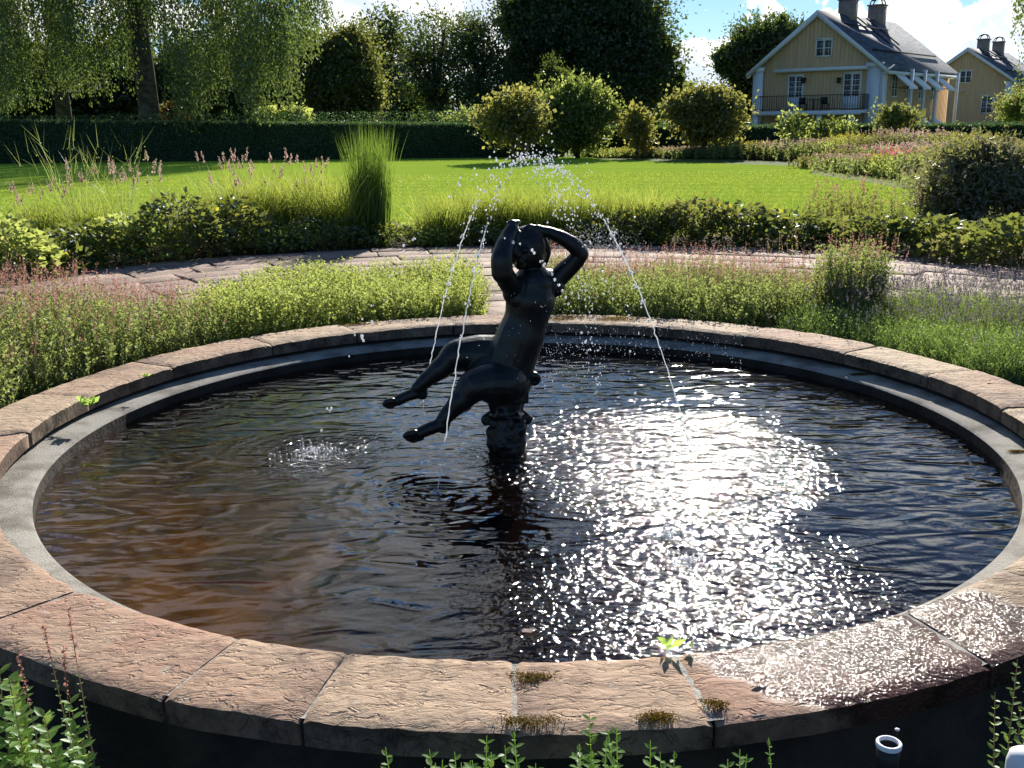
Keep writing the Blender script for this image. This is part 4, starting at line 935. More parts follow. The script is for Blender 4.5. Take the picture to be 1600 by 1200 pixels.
for i, (px, py, rx, ry, D, lab) in enumerate(((-60, 120, 110, 80, 66, 'dark tree mass at the far left behind the hedge'), (75, 130, 80, 60, 70, 'dark tree behind the left birch curtain'), (180, 125, 70, 66, 72, 'dark tree left of the thick birch trunk'), (320, 128, 80, 66, 70, 'dark tree right of the thick birch trunk'), (425, 118, 66, 76, 68, 'tallest dark tree behind the birch curtain'), (500, 150, 60, 50, 74, 'dark tree behind the rounded green one'), (640, 170, 60, 34, 90, 'low dark tree under the airy ones'))):
    shrub_mesh('background_tree', lab, 'tree', [(px, py, rx, ry), (px + rx * .5, py + ry * .45, rx * .6, ry * .5), (px - rx * .5, py + ry * .45, rx * .6, ry * .5)], D, ('dark', 'dark'), .34, 7000, .6, .3, None, limbs=8, core=2)
for px, py, rx, ry, D, lab in ((455, 178, 24, 10, 46, 'pale low bush peeping over the hedge under the birch'), (415, 180, 18, 7, 46, 'small pale bush over the hedge left of the peeping one'), (728, 184, 34, 9, 47, 'flat green bush over the hedge left of the golden tree'), (268, 176, 16, 10, 47, 'reddish bush over the hedge right of the birch trunk')):
    shrub_mesh('low_bush', lab, 'shrub', [(px, py, rx, ry), (px + rx * .4, py + 8, rx, ry)], D, (('rust', 'warm') if px == 268 else ('herb', 'sage')), .14, 1100, .6, .05, limbs=4, core=.3)

# weeping birches
def weeping(label, tx, D, x0, x1, top, strands, bottom, trunk_r, lean=0.0, dens=1.0, droops=()):
    base = np.array(at_y(tx, 189, D)); base[2] = 0; sc = D / 1640
    t = thing('weeping_birch', label, 'tree', tuple(base)); g = Geo()
    nb = int(strands / 22)
    cols = [(R.uniform(x0, x1), None, R.uniform(-5, 5)) for _ in range(nb)] + [(px, b_, R.uniform(-6.5, -3.5)) for px, b_ in droops for _ in range(3)]
    for px, bt, dd in cols:
        c = at_y(px, 189, D + dd); bb = bt if bt is not None else bottom(px) - abs(R.normal()) * 48
        zb = at_y(px, bb, D + dd).z; f = abs(px - (x0 + x1) / 2) / ((x1 - x0) / 2); zt = top * (1 - .35 * f * f) * R.uniform(.55, 1.0)
        if bt is not None: zt = zb + R.uniform(3.5, 6)
        zt = min(max(zt, zb + 1.2), zb + R.uniform(5.5, 8.5))
        m = 20; off = R.normal(size=(m, 2)) * [.34, .34]
        lo = zb + np.abs(R.normal(size=m)) * .7; hi = zt - np.abs(R.normal(size=m)) * .5; hi = np.maximum(hi, lo + .6)
        k = int(np.clip((zt - zb) / .15 * dens, 8, 50)); u = R.random((m, k)); z = lo[:, None] + (hi - lo)[:, None] * u
        sway = np.sin(z * .8 + px)[..., None] * .09
        P = np.stack([c.x + off[:, :1] + 0 * z, c.y + off[:, 1:] + 0 * z, z], -1) + sway * [1, .5, 0] + R.normal(size=(m, k, 3)) * [.05, .05, .02]
        d = R.normal(size=(m, k, 3)) * [.5, .5, .3] + [0, 0, -1.0]
        g.leaves(P.reshape(-1, 3), d.reshape(-1, 3), .135 * R.uniform(.6, 1.3, m * k), .55, .12, 0)
    # upper crown
    cc = np.array([base[0] + lean, base[1], top * .64]); n = int((7000 if trunk_r < .36 else 22000) * dens); q = R.normal(size=(n, 3)); q /= np.linalg.norm(q, axis=1, keepdims=True)
    rad = np.array([(x1 - x0) / 2 * sc * .9, 5.5, top * .36]); mx = (x0 + x1) / 2; cc[0] = at_y(mx, 189, D).x
    g.leaves(cc + q * rad * (R.random(n) ** .4)[:, None], R.normal(size=(n, 3)) + [0, 0, -.8], .24 * R.uniform(.6, 1.3, n), .6, .1, 0)
    g.build('crown', [M_['birch']], t, shift=tuple(base))
    g = Geo(); tp = np.array([base[0] + lean, base[1], top * .95])
    g.tube([base + [0, 0, -.2], base + (tp - base) * .2, base + (tp - base) * .55, tp], [trunk_r * 1.25, trunk_r, trunk_r * .7, .04], 12)
    for i in range(int(16)):
        f = random.uniform(.3, .85); s0 = base + (tp - base) * f; e = cc + R.normal(size=3) * rad * .5
        g.tube([s0, (s0 + e) / 2 + [0, 0, .8], e], [trunk_r * .25, trunk_r * .15, .03], 6)
    g.build('trunk', M_['birch_bark'], t, shift=tuple(base))
def bot(px):
    return float(np.interp(px, [-250, 0, 60, 120, 180, 215, 240, 262, 285, 330, 370, 410, 455, 490, 520, 548], [185, 185, 182, 170, 178, 150, 95, 110, 190, 185, 150, 190, 170, 120, 85, 30]))
weeping('big weeping birch with thick trunk and drooping curtain of leaves over the hedge', 236, 46, -60, 546, 25, 2500, bot, .40, -.5, 1.0, droops=((292, 214), (399, 206), (300, 196), (455, 172), (392, 190)))
weeping('second weeping birch behind, at the left edge of the photo', 101, 54, -90, 180, 22, 900, bot, .34, 0, .9)
# drooping branch tips at the right edge
def bot2(px): return float(np.interp(px, [1560, 1585, 1592, 1600, 1700], [10, 60, 150, 195, 195]))
weeping('weeping birch reaching in from the right edge in front of the far house', 1720, 44, 1582, 1760, 13, 420, bot2, .35, 0, 1.0)
shrub_mesh('willow_bush', 'small yellow green bush by the corner of the far house', 'shrub', [(1585, 172, 26, 22), (1600, 160, 20, 24)], 50, ('herb', 'warm'), .14, 2600, .35, .06, limbs=6, core=.4, up=-.8)
# far wood closing the horizon
g = Geo()
n = 9000; xx = R.uniform(-160, 200, n); hh = 5.5 + 2.5 * np.sin(xx * .09) + 1.5 * np.sin(xx * .23 + 1)
P = np.stack([xx, 190 + R.normal(size=n) * 3, R.random(n) ** .7 * hh - .6], 1); g.leaves(P, R.normal(size=(n, 3)), 2.4, .8, .1, 0)
tag(g.build('far_wood', M_['dark']), 'far wood closing the horizon behind the houses', 'wood', kind='stuff')

# ------------------------------------------------------------------ the yellow houses
M_['ochre'] = None
def board_mat():
    m, (nn, ma, vm, noise, mapr, mix, L) = new_mat('ochre_boards')
    co = nn('ShaderNodeTexCoord').outputs['Object']; s = nn('ShaderNodeSeparateXYZ', {0: co})
    c = mix(mapr(noise(vm('MULTIPLY', co, (3, 3, .5)), 1.2, 5), .3, .7), (.63, .425, .24), (.71, .49, .285))
    p = nn('ShaderNodeBsdfPrincipled', {'Base Color': c, 'Roughness': .75, 'Specular IOR Level': .2})
    nn('ShaderNodeOutputMaterial', {'Surface': p.outputs[0]}); return m
M_['ochre'] = board_mat()
M_['white'] = surf('white_paint', (.74, .76, .78), (.82, .83, .84), 2, .6)
M_['slate'] = surf('slate_roof', (.09, .10, .115), (.17, .18, .20), 1.4, .75, .5, 5, spec=.3, stretch=(1, 1, 4))
M_['chimney'] = surf('chimney_render', (.26, .20, .17), (.36, .29, .25), 3, .9, .4, 12)
M_['iron'] = surf('black_iron', (.015, .016, .018), (.03, .03, .033), 5, .5)
M_['glass'] = surf('window_glass', (.035, .045, .055), (.10, .12, .14), .8, .08, spec=.9)
M_['curtain'] = surf('curtain', (.45, .47, .5), (.6, .6, .62), 3, .9)
def house(label, N, axis_deg, Wd, Ln, z_e, z_r, z0, full):
    """gabled house: N the near right corner, facade running left along -u, length going back along w"""
    a = math.radians(axis_deg); w = Vector((math.cos(a), math.sin(a), 0)); u = Vector((w.y, -w.x, 0))      # u points right along the facade
    t = thing('yellow_house', label, 'house', (N.x, N.y, z0)); O = Vector((N.x, N.y, z0))
    def mk(g, name, mat, par=t): return g.build(name, mat, par)
    Rm = np.array([[u.x, w.x, 0], [u.y, w.y, 0], [0, 0, 1]])
    def bx(p, q, name, mat, par=t):
        g = Geo().box(p, q, 0, Rm); return mk(g, name, mat, par)
    he, hr = z_e - z0, z_r - z0; hw = Wd / 2
    # walls: local x along the facade (-Wd..0), y backwards, z up
    V = [(-Wd, 0, 0), (0, 0, 0), (0, 0, he), (-hw, 0, hr - .12), (-Wd, 0, he), (-Wd, Ln, 0), (0, Ln, 0), (0, Ln, he), (-hw, Ln, hr - .12), (-Wd, Ln, he)]
    T = [(0, 1, 2), (0, 2, 4), (4, 2, 3), (1, 6, 7), (1, 7, 2), (6, 5, 9), (6, 9, 7), (7, 9, 8), (5, 0, 4), (5, 4, 9)]
    g = Geo().add(np.array(V) @ Rm.T, T); wall = mk(g, 'wall', M_['ochre'])
    g = Geo()
    for i in range(1, int(Wd / .28)):                       # raised cover strips between the boards
        x = -i * .28; top = he + (hr - he) * (1 - abs(x + hw) / hw) - .1; g.box((x - .025, -.022, 0), (x + .025, -.001, top), 0, Rm)
    for i in range(1, int(Ln / .28)): g.box((.001, i * .28 - .025, 0), (.022, i * .28 + .025, he - .02), 0, Rm)
    tag(mk(g, 'cover_strip', M_['ochre'], wall), kind='stuff')
    # roof with overhang
    ov, ove = .38, .55; sl_ = (hr - he) / hw
    roof = None
    for s, nm in ((1, 'roof'), (-1, 'roof')):
        xr, xe = -hw, (-hw + s * (hw + ove)); zr, ze = hr + .03, hr + .03 - sl_ * (hw + ove)
        V = [(xr, -ov, zr), (xe, -ov, ze), (xe, Ln + ov, ze), (xr, Ln + ov, zr)]; V += [(x, y, z - .16) for x, y, z in V]
        T = [(0, 1, 2), (0, 2, 3), (4, 6, 5), (4, 7, 6), (0, 4, 5), (0, 5, 1), (1, 5, 6), (1, 6, 2), (2, 6, 7), (2, 7, 3), (3, 7, 4), (3, 4, 0)]
        o = mk(Geo().add(np.array(V) @ Rm.T, T), nm, M_['slate']); roof = roof or o
        # barge board and cornice
        V = [(xr, -ov - .03, zr - .015), (xe, -ov - .03, ze - .015), (xe, -ov - .03, ze - .33), (xr, -ov - .03, zr - .38)]; V += [(x, y + .26, z) for x, y, z in V]
        mk(Geo().add(np.array(V) @ Rm.T, T), 'barge_board', M_['white'])
        if s == 1: bx((xe - .50, -ov + .26, ze - .36), (xe + .02, Ln + ov, ze - .17), 'cornice', M_['white'])
    # skylight rails and ladder on the visible slope
    def on_slope(f, y, h=.06): return np.array((-hw + f * hw, y, hr + .03 - sl_ * hw * f + h)) @ Rm.T
    for f, y0, y1 in ((.28, 1.2, 9.0), (.80, .6, Ln - .8)):
        mk(Geo().tube([on_slope(f, y0, .12), on_slope(f, y1, .12)], .05, 5), 'snow_rail', M_['iron'], roof)
    for y in (5.6, 7.4): mk(Geo().tube([on_slope(.05, y, .12), on_slope(.62, y, .12)], .05, 5), 'roof_ladder', M_['iron'], roof)
    for y, ht in ((4.6, .98), (9.9, .98)):
        ch = bx((-hw - .5, y - .5, hr - .8), (-hw + .5, y + .5, hr + ht), 'chimney', M_['chimney'], t)
        bx((-hw - .58, y - .58, hr + ht + .002), (-hw + .58, y + .58, hr + ht + .10), 'chimney_cap', M_['chimney'], ch)
        A = np.linspace(0, PI, 11); arc = [np.array((-hw + .46 * math.cos(k), y, hr + ht + .10 + .46 * math.sin(k))) @ Rm.T for k in A]
        g = Geo()
        for dy in (-.3, .3):
            g.tube([p + np.array((0, dy, 0)) @ Rm.T for p in arc], .045, 6)
        P = [p + np.array((0, dy, 0)) @ Rm.T for dy in (-.3, .3) for p in arc[2:9]]; m = 7
        g.add(P, sum([[(i, i + 1, i + m), (i + 1, i + m + 1, i + m)] for i in range(m - 1)], [])); mk(g, 'chimney_hood', M_['iron'], ch)
    def win(x0, x1, z0_, z1, cols, rows, side=False, name='window', low=0.0, open_=False):
        """frame proud of the wall, glass set behind its bars"""
        m_ = (lambda a_, b_: ((a_[0], a_[1], a_[2]), (b_[0], b_[1], b_[2]))) 
        def B(a_, b_, nm, mat, par):
            if side: a_, b_ = (-b_[1], a_[0], a_[2]), (-a_[1], b_[0], b_[2])
            return bx(a_, b_, nm, mat, par)
        f = .09; g = Geo()
        def gb(a_, b_):
            if side: a_, b_ = (-b_[1], a_[0], a_[2]), (-a_[1], b_[0], b_[2])
            g.box(a_, b_, 0, Rm)
        gb((x0 - f, -.07, z0_ - f), (x0, -.024, z1 + f)); gb((x1, -.07, z0_ - f), (x1 + f, -.024, z1 + f)); gb((x0, -.07, z1), (x1, -.024, z1 + f)); gb((x0, -.07, z0_ - f), (x1, -.024, z0_))
        w_ = mk(g, name, M_['white'])
        B((x0 - f - .04, -.13, z1 + f + .002), (x1 + f + .04, -.024, z1 + f + .07), 'lintel', M_['white'], w_)
        zz = z0_ + low
        if low: B((x0 + .002, -.055, z0_ + .002), (x1 - .002, -.03, zz - .03), 'lower_panel', M_['white'], w_)
        bw = .035; g = Geo()
        for i in range(1, cols):
            x = x0 + (x1 - x0) * i / cols; k = bw * (1.7 if cols == 2 or i == cols // 2 else 1); gb((x - k, -.06, zz), (x + k, -.026, z1))
        for i in range(1, rows):
            z = zz + (z1 - zz) * i / rows; gb((x0, -.052, z - bw * .7), (x1, -.028, z + bw * .7))
        mk(g, 'glazing_bar', M_['white'], w_)
        for i in range(cols):
            for j in range(rows):
                xa, xb = x0 + (x1 - x0) * i / cols, x0 + (x1 - x0) * (i + 1) / cols; za, zb = zz + (z1 - zz) * j / rows, zz + (z1 - zz) * (j + 1) / rows
                B((xa + .01, -.022, za + .01), (xb - .01, -.006, zb - .01), 'pane', M_['glass'], w_)
        return w_
    return dict(t=t, O=O, u=u, w=w, bx=bx, mk=mk, win=win, Rm=Rm, he=he, hr=hr, hw=hw)
N1 = Vector((24.2, 69, 0)); AX = 49.5; ax_ = math.radians(AX); wv = Vector((math.cos(ax_), math.sin(ax_), 0)); uv = Vector((wv.y, -wv.x, 0))
GZ = -1.2
H = house('nearer yellow wooden house with slate roof, two chimneys and a balcony', N1, AX, 8.9, 13.5, 4.85, 8.3, GZ, True)
def fl(px, py):
    p = on_plane(px, py, Vector((N1.x, N1.y, 0)), wv); d = p - Vector((N1.x, N1.y, 0)); return d.dot(uv), p.z - GZ
def sl(px, py):
    p = on_plane(px, py, Vector((N1.x, N1.y, 0)), uv); d = p - Vector((N1.x, N1.y, 0)); return d.dot(wv), p.z - GZ
bx, mk, win, Rm = H['bx'], H['mk'], H['win'], H['Rm']
def frect(x0, y0, x1, y1):
    a_, b_ = fl((x0), (y0 + y1) / 2), fl(x1, (y0 + y1) / 2); return a_[0], b_[0], fl((x0 + x1) / 2, y1)[1], fl((x0 + x1) / 2, y0)[1]
win(*frect(1276.5, 63.5, 1299, 86.5), 2, 2)
win(*frect(1233, 120, 1253, 169), 2, 4, name='balcony_door', low=.75)
win(*frect(1319, 116, 1343, 168), 2, 4, name='balcony_door', low=.75)
w_ = win(*frect(1318, 183, 1332, 215), 2, 3)
x_, z_ = fl(1210, 172); xr, zr = fl(1362, 173); zb = (z_ + zr) / 2
xl = fl(1192, 172)[0] ; xr = fl(1358, 172)[0]
bal = bx((xl, -1.35, zb - .22), (xr, -.03, zb - .02), 'balcony', M_['white'], H['t'])
g = Geo(); hr_ = .98
for z in (.08, hr_): g.box((xl + .02, -1.32, zb + z - .02), (xr - .02, -1.28, zb + z + .02), 0, Rm); g.box((xr - .06, -1.28, zb + z - .02), (xr - .02, -.03, zb + z + .02), 0, Rm); g.box((xl + .02, -1.28, zb + z - .02), (xl + .06, -.03, zb + z + .02), 0, Rm)
mk(g, 'rail', M_['iron'], bal)
bb_ = Geo().box((-.013, -1.313, zb + .10), (.013, -1.287, zb + hr_ - .02), 0, Rm).build('baluster', M_['iron'], bal); nb_ = 44
for i in range(nb_):
    o = bb_ if i == 0 else bb_.copy()
    if i: COL.objects.link(o); o.parent = bal
    x = xl + .1 + (xr - xl - .2) * i / (nb_ - 1); v = uv * x; o.location = v
for i in range(1, 9):
    o = bb_.copy(); COL.objects.link(o); o.parent = bal; o.location = uv * (xr - .04) + wv * (i * .14)
for px in (1193, 1239, 1291, 1340): 
    x = fl(px, 190)[0]; bx((x - .16, -1.30, 0), (x + .16, -.98, zb - .23), 'porch_post', M_['white'], H['t'])
bx((xl - .1, -1.40, zb - .30), (xr + .02, -1.352, zb - .10), 'balcony_fascia', M_['white'], bal)
# belt cornice under the gable, corner pilasters
zc = fl(1290, 108)[1]; bx((fl(1214, 108)[0], -.45, zc - .12), (fl(1358, 105)[0], -.028, zc + .1), 'belt_cornice', M_['white'], H['t'])
for x0, x1 in ((-8.9 - .12, -8.9 + .62), (-.85, .10)):
    bx((x0, -.16, 0), (x1, -.026, H['he'] - .30), 'pilaster', M_['white'], H['t']); bx((x0 - .08, -.26, H['he'] - .298), (x1 + .08, -.02, H['he'] - .02), 'capital', M_['white'], H['t'])
bx((.026, -.16, 0), (.16, .80, H['he'] - .30), 'pilaster', M_['white'], H['t'])
# lanterns by the doors
for px in (1258, 1313):
    x, z = fl(px, 126); ln_ = bx((x - .10, -.34, z - .16), (x + .10, -.14, z + .14), 'lantern', M_['iron'], H['t']); bx((x - .13, -.37, z + .142), (x + .13, -.11, z + .19), 'lantern_cap', M_['iron'], ln_); bx((x - .02, -.14, z), (x + .02, -.024, z + .04), 'lantern_arm', M_['iron'], ln_)
# side: windows, awnings, slim veranda posts, down pipe
for px0, px1, y0, y1 in ((1393, 1401, 116, 150), (1416, 1422, 120, 153), (1435.5, 1442, 120, 154), (1455, 1461.5, 121, 155)):
    a_, b_ = sl(px0, 130)[0], sl(px1, 130)[0]; zt_, zb_ = sl((px0 + px1) / 2, y0)[1], sl((px0 + px1) / 2, y1)[1]
    win(a_, b_, zb_, zt_, 2, 3, side=True)
def awn(yc, z, hw_=.80, drop=.95, out=1.15):
    g = Geo(); V = [(.20, yc - hw_, z), (.20, yc + hw_, z), (.20 + out, yc + hw_, z - drop), (.20 + out, yc - hw_, z - drop), (.20 + out, yc + hw_, z - drop - .14), (.20 + out, yc - hw_, z - drop - .14)]
    V += [(x, y, z_ - .02) for x, y, z_ in V[:4]]
    g.add(np.array(V) @ Rm.T, [(0, 1, 2), (0, 2, 3), (3, 2, 4), (3, 4, 5), (6, 8, 7), (6, 9, 8), (0, 3, 9), (0, 9, 6), (1, 7, 8), (1, 8, 2)])
    o = mk(g, 'awning', M_['white'], H['t'])
    for s in (-1, 1): mk(Geo().tube([np.array((.03, yc + s * hw_, z - drop - .05)) @ Rm.T, np.array((.20 + out, yc + s * hw_, z - drop)) @ Rm.T], .015, 4), 'awning_arm', M_['iron'], o)
ys_ = [sl(px, 118)[0] for px in (1397, 1419, 1439, 1458)]
for y in ys_: awn(y, sl(1420, 115)[1])
for y in ys_[2:]: awn(y, sl(1440, 183)[1] , .6, .55, .8)
for y in [sl(px, 120)[0] for px in (1409, 1429.5, 1449)] + [13.2]:
    bx((.60, y - .09, 0), (.78, y + .09, H['he'] - .36), 'veranda_post', M_['white'], H['t'])
mk(Geo().tube([np.array(p) @ Rm.T for p in ((.95, -.3, H['he'] - .25), (.6, -.22, H['he'] - .5), (.24, -.2, H['he'] - .9), (.24, -.2, 0))], .055, 7), 'down_pipe', M_['white'], H['t'])
def chair_far(px, lab):
    x, _ = fl(px, 165); base = Vector((N1.x, N1.y, GZ)) + uv * x - wv * .75; base.z = GZ + zb - .02
    t = thing('balcony_chair', lab, 'chair', tuple(base), 0, 'metal chairs on the balcony')
    Geo().box((-.22, -.22, .42), (.22, .22, .46), 0).build('seat', M_['iron'], t); Geo().box((-.22, .20, .461), (.22, .24, .88), 0).build('backrest', M_['iron'], t)
    for sx_ in (-1, 1):
        for sy_ in (-1, 1): Geo().box((sx_ * .19 - .02, sy_ * .19 - .02, 0), (sx_ * .19 + .02, sy_ * .19 + .02, .419)).build('leg', M_['iron'], t)
chair_far(1262, 'dark metal chair on the balcony right of the left door'); chair_far(1296, 'dark metal chair on the balcony left of the right door')
x, _ = fl(1278, 165); base = Vector((N1.x, N1.y, GZ)) + uv * x - wv * .7; base.z = GZ + zb - .02
t = thing('balcony_table', 'small dark table between the two balcony chairs', 'table', tuple(base)); Geo().box((-.4, -.3, .70), (.4, .3, .74)).build('table_top', M_['iron'], t); Geo().tube([(0, 0, 0), (0, 0, .699)], .04, 8).build('leg', M_['iron'], t)
# far house
N2 = Vector((711 / 1642 * 108, 108, 0)) + uv * 4.3
H2 = house('farther yellow wooden house partly hidden behind the nearer one', N2, AX, 8.9, 13.5, 5.0, 8.05, GZ, False)
def fl2(px, py):
    p = on_plane(px, py, N2, wv); return (p - N2).dot(uv), p.z - GZ
def frect2(x0, y0, x1, y1): return fl2(x0, (y0 + y1) / 2)[0], fl2(x1, (y0 + y1) / 2)[0], fl2((x0 + x1) / 2, y1)[1], fl2((x0 + x1) / 2, y0)[1]
H2['win'](*frect2(1501.5, 111.5, 1517, 128.5), 2, 2); H2['win'](*frect2(1534, 151, 1550, 176), 2, 3)
H2['win'](*frect2(1476, 153, 1479, 178), 1, 3)
H2['bx']((-.6, -.16, 0), (.10, -.026, H2['he'] - .30), 'pilaster', M_['white'], H2['t'])
x0_, x1_, za_, _ = frect2(1494, 130, 1507, 143); H2['bx']((x0_, -.5, za_), (x1_, -.03, za_ + .09), 'shelf', M_['white'], H2['t'])

# ------------------------------------------------------------------ foreground plants and small things
def stalk_plant(name, label, cat, P, h, leaf, mats, nl=22, lean=.16, flower=0, group=None, fl_len=.12):
    g = Geo(); P = np.array(P, float); n = len(P); h = np.broadcast_to(h, (n,))
    ax = R.normal(size=(n, 3)) * [lean * .35, lean * .35, 0] + [0, 0, 1]; ax /= np.linalg.norm(ax, axis=1, keepdims=True)
    for i in range(n):
        g.tube([P[i], P[i] + ax[i] * h[i] * .5 + [.004, 0, 0], P[i] + ax[i] * h[i]], [.0022, .0017, .0008], 5, 2)
        k = int(h[i] / .021)
        for j in range(k):
            z = .10 + .9 * j / k; c = P[i] + ax[i] * h[i] * z; a = j * PI / 2 + i; sz = leaf * (1.1 - .55 * z) * random.uniform(.8, 1.15)
            dd = np.array([[math.cos(a), math.sin(a), .45], [-math.cos(a), -math.sin(a), .45]]) + R.normal(size=(2, 3)) * .15
            # broad rounded leaf of two folded halves with a tip
            for d in dd:
                d = d / np.linalg.norm(d); s_ = np.cross(d, [0, 0, 1]); s_ /= np.linalg.norm(s_); nr = np.cross(s_, d)
                V = [c, c + d * sz * .3 + s_ * sz * .27 + nr * sz * .09, c + d * sz * .65 + s_ * sz * .24 + nr * sz * .06, c + d * sz, c + d * sz * .65 - s_ * sz * .24 + nr * sz * .06, c + d * sz * .3 - s_ * sz * .27 + nr * sz * .09, c + d * sz * .5 - nr * sz * .02]
                g.add(V, [(0, 1, 6), (1, 2, 6), (2, 3, 6), (3, 4, 6), (4, 5, 6), (5, 0, 6)], 0)
        if R.random() < flower:
            tip = P[i] + ax[i] * h[i]; m = 40; u = R.random(m); fl_ = fl_len * random.uniform(.7, 1.2)
            g.tube([tip, tip + ax[i] * fl_], [.001, .0006], 4, 2)
            g.leaves(tip + ax[i] * (u * fl_)[:, None], R.normal(size=(m, 3)) + [0, 0, .3], .008 * R.uniform(.7, 1.4, m), .7, .1, 1)
    c = P.mean(0)
    return tag(g.build(name, [M_[m] for m in mats], shift=tuple(c)), label, cat, group)
def plant_at(name, label, cat, tips, h, leaf, mats, flower=0, group=None, **k):
    """stems rooted in the soil in front of the rim whose tips reach the given height"""
    P, H_ = [], []
    for px, py in tips:
        X_ = (px - 800) / 1590 * 2.1; Yr = PC.y - math.sqrt(max(.1, 2.51 ** 2 - (X_ - PC.x) ** 2)); Y_ = min(Yr, 2.35) - random.uniform(.08, .30)
        p = at_y(px, py, Y_); gz_ = float(ground_z(p.x, Y_)); P.append((p.x, Y_, gz_)); H_.append(p.z - gz_)
    return stalk_plant(name, label, cat, P, np.array(H_), leaf, mats, flower=flower, group=group, **k)
plant_at('leafy_weed', 'leafy green weed with pink seed stalks in the bottom left corner', 'plant', [(15, 1020), (40, 1045), (62, 1062), (95, 1075), (118, 1090), (10, 1090), (35, 1110), (75, 1120), (120, 1130), (55, 1150), (20, 1160), (100, 1160), (-20, 1060), (-15, 1120), (85, 1180), (140, 1150)], .30, .055, ('mint', 'pink', 'tan'), .0)
plant_at('seed_stalks', 'two tall thin brown seed stalks before the left stones', 'plant', [(106, 1020), (130, 1035), (66, 1090), (90, 1100)], .30, .016, ('mint', 'pink', 'tan'), 1.0, fl_len=.11)
plant_at('mint', 'bright green mint sprigs left of the front stone joint', 'mint', [(740, 1128), (725, 1150), (700, 1160), (665, 1168), (640, 1155), (760, 1175), (685, 1185), (720, 1190), (820, 1140), (825, 1165), (800, 1178), (650, 1190), (780, 1190), (745, 1195)], .26, .036, ('mint', 'pink', 'mint'), group='mint sprigs at the front')
plant_at('mint', 'tallest pair of bright mint sprigs under the front stone joint', 'mint', [(908, 1140), (932, 1136), (905, 1165), (930, 1165), (970, 1155), (1000, 1160), (950, 1178), (1020, 1172), (985, 1185), (1045, 1182), (1065, 1190), (905, 1190), (1030, 1195)], .26, .036, ('mint', 'pink', 'mint'), group='mint sprigs at the front')
plant_at('mint', 'small mint sprigs in the dark right of the tallest pair', 'mint', [(1150, 1178), (1165, 1172), (1133, 1188), (1190, 1190), (1175, 1196)], .26, .036, ('mint', 'pink', 'mint'), group='mint sprigs at the front')
plant_at('mint', 'single mint sprig near the white ring', 'mint', [(1242, 1168), (1244, 1190)], .26, .024, ('mint', 'pink', 'mint'), group='mint sprigs at the front')
plant_at('trailing_weed', 'weed stems at the right edge under the wet stones', 'plant', [(1590, 1035), (1598, 1060), (1585, 1090), (1605, 1100), (1612, 1060)], .30, .030, ('mint', 'pink', 'tan'))
# seedling and weed in the joints, moss cushions, fallen leaves
def sprig(px, py, label, n, sz, m, z=Z_RIM):
    p = np.array(at_z(px, py, z)) + [0, 0, .002]; g = Geo(); a = R.uniform(0, 2 * PI, n)
    g.leaves(np.repeat(p[None], n, 0) + R.normal(size=(n, 3)) * [sz * .3, sz * .3, 0] + [0, 0, .004], np.stack([np.cos(a), np.sin(a), R.uniform(.2, 1.2, n)], 1), sz * R.uniform(.6, 1.2, n), .45, .1, 0)
    return tag(g.build('seedling', M_[m], shift=tuple(p)), label, 'seedling')
sprig(1050, 1016, 'green seedling in the joint where the stones turn wet', 9, .045, 'mint'); sprig(133, 634, 'pale weed growing from a joint of the left rim', 22, .05, 'mint'); sprig(228, 590, 'tiny weed on the left inner rim edge', 12, .03, 'mint')
sprig(410, 548, 'small fern-like weed under the back left rim', 14, .04, 'mint', .08)
def moss(px, py, w, label, z=Z_RIM):
    p = np.array(at_z(px, py, z)); g = Geo(); n = int(1500 * w / .06); q = R.normal(size=(n, 3)) * [w * .5, w * .26, 0] + np.array([(random.gauss(0, w * .5), random.gauss(0, w * .3), 0) for _ in range(5)])[R.integers(0, 5, n)]; hgt = .004 * np.exp(-((q[:, 0] / w) ** 2 + (q[:, 1] / w * 2) ** 2)) * R.uniform(.4, 1.2, n)
    g.leaves(p + q + np.stack([0 * hgt, 0 * hgt, hgt], 1), R.normal(size=(n, 3)) + [0, 0, .3], .0045, .6, .1, 0)
    return tag(g.build('moss', M_['moss'], shift=tuple(p)), label, 'moss', kind='stuff')
moss(830, 1058, .035, 'brown green moss in the middle of the front stone joint'); moss(825, 1128, .04, 'moss at the lower front end of the joint'); moss(1030, 1122, .035, 'moss on the front edge left of the wet stones'); moss(1118, 1100, .025, 'moss in the joint beside the wet stones')
moss(880, 497, .12, 'orange moss on the back rim behind the statue'); moss(970, 498, .14, 'orange brown moss on the back rim right of the statue'); moss(550, 507, .06, 'rusty moss on the back rim left of the statue'); moss(1345, 585, .05, 'moss patch on the right ledge', .02); moss(1475, 616, .07, 'wide moss patch on the right concrete ledge', .02); moss(1592, 706, .03, 'dark moss spot on the ledge at the right edge', .02)
def fallen(px, py, z, sz, m, label, a=0.3):
    p = at_z(px, py, z); g = Geo(); k = 9; V = [(0, 0, .004)]
    for i in range(k): t_ = 2 * PI * i / k; V.append((sz * math.cos(t_) * (1.2 if i == 0 else 1), sz * .6 * math.sin(t_), .002 + .006 * math.sin(t_ * 2) ** 2))
    g.add(V, [(0, i + 1, (i + 1) % k + 1) for i in range(k)]); o = g.build('fallen_leaf', M_[m]); o.location = (p.x, p.y, z + .002); o.rotation_euler = (0, 0, a)
    return tag(o, label, 'leaf')
fallen(826, 988, Z_WATER, .022, 'plume', 'pale fallen leaf floating near the front rim'); fallen(1185, 1060, Z_RIM + .006, .02, 'rust', 'red brown fallen leaf on the wet stone'); fallen(232, 1180, float(ground_z(-1, 2.2)) + .05, .022, 'tan', 'dry leaf on the paving in the bottom left shade')
fallen(90, 687, .03, .016, 'dark', 'dark leaf bit on the left concrete ledge'); fallen(1545, 597, Z_RIM + .006, .018, 'plume', 'pale leaf on the right rim')
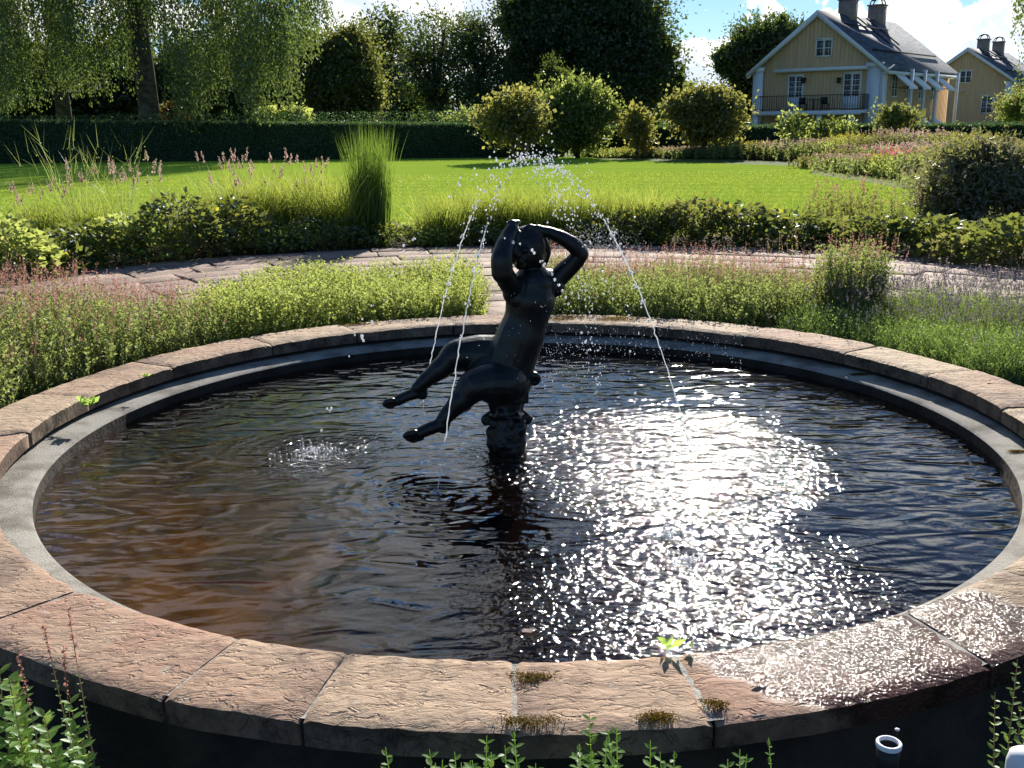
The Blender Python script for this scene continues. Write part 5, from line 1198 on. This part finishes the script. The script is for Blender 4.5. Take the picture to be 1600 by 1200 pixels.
# the white-rimmed dark pot in the lower right shade
p = at_y(1389, 1162, 1.80); ztop = p.z; t = thing('garden_lamp', 'dark standing garden spike lamp with a bright white ring on top', 'lamp', (p.x, p.y, float(ground_z(p.x, p.y))))
zt_ = ztop - float(ground_z(p.x, p.y)); r0 = .0235
Geo().lathe([(r0 * .5, -.05), (r0 * .55, zt_ - .06), (r0 * .92, zt_ - .05), (r0, zt_ - .004), (r0 * .8, zt_ - .004), (r0 * .78, zt_ - .03), (.001, zt_ - .03)], 0, 0, 24).build('body', M_['iron'], t, smooth=True)
Geo().lathe([(r0 * 1.06, zt_ - .006), (r0 * 1.08, zt_ + .002), (r0 * .98, zt_ + .004), (r0 * .80, zt_ + .003), (r0 * .80, zt_ - .004)], 0, 0, 32).build('ring', M_['white'], t, smooth=True)
p = at_y(1402, 1140, 1.88); gz_ = float(ground_z(p.x, p.y)); t = thing('lit_tip_stem', 'thin dark stem with its sunlit leaf tip painted as a white dot behind the white ring', 'plant', (p.x, p.y, gz_)); Geo().balls([(0, 0, p.z - gz_)], .006, stretch=.5).build('painted_lit_tip', M_['white'], t); Geo().tube([(0, 0, -.02), (.004, 0, (p.z - gz_) * .5), (0, 0, p.z - gz_ - .003)], .0008, 4).build('stem', M_['bark'], t)  # white ball stands in for a sunlit leaf tip
p = at_y(1592, 1188, 1.8); ztop = p.z + .025; t = thing('garden_bollard_lamp', 'rounded white lamp head cut off by the bottom right corner', 'lamp', (p.x + .012, p.y, float(ground_z(p.x, p.y)))); zt_ = ztop - float(ground_z(p.x, p.y))
Geo().lathe([(.001, zt_), (.018, zt_ - .002), (.03, zt_ - .012), (.034, zt_ - .03), (.034, zt_ - .10)], 0, 0, 24).build('shade', M_['white'], t, smooth=True)
Geo().lathe([(.012, -.05), (.012, zt_ - .06), (.033, zt_ - .101)], 0, 0, 16).build('stem', M_['iron'], t)
# flat stepping stone in the lower left shade and the curved front paving
p = at_y(250, 1200, 1.55); g = Geo().box((-.28, -.10, 0), (.28, .12, .05)); o = g.build('stepping_stone', M_['paving']); o.location = (p.x, p.y, float(ground_z(p.x, p.y)) + .0); o.rotation_euler = (0, 0, -.1); tag(o, 'dark stepping stone in the shade below the front left stones', 'stone')
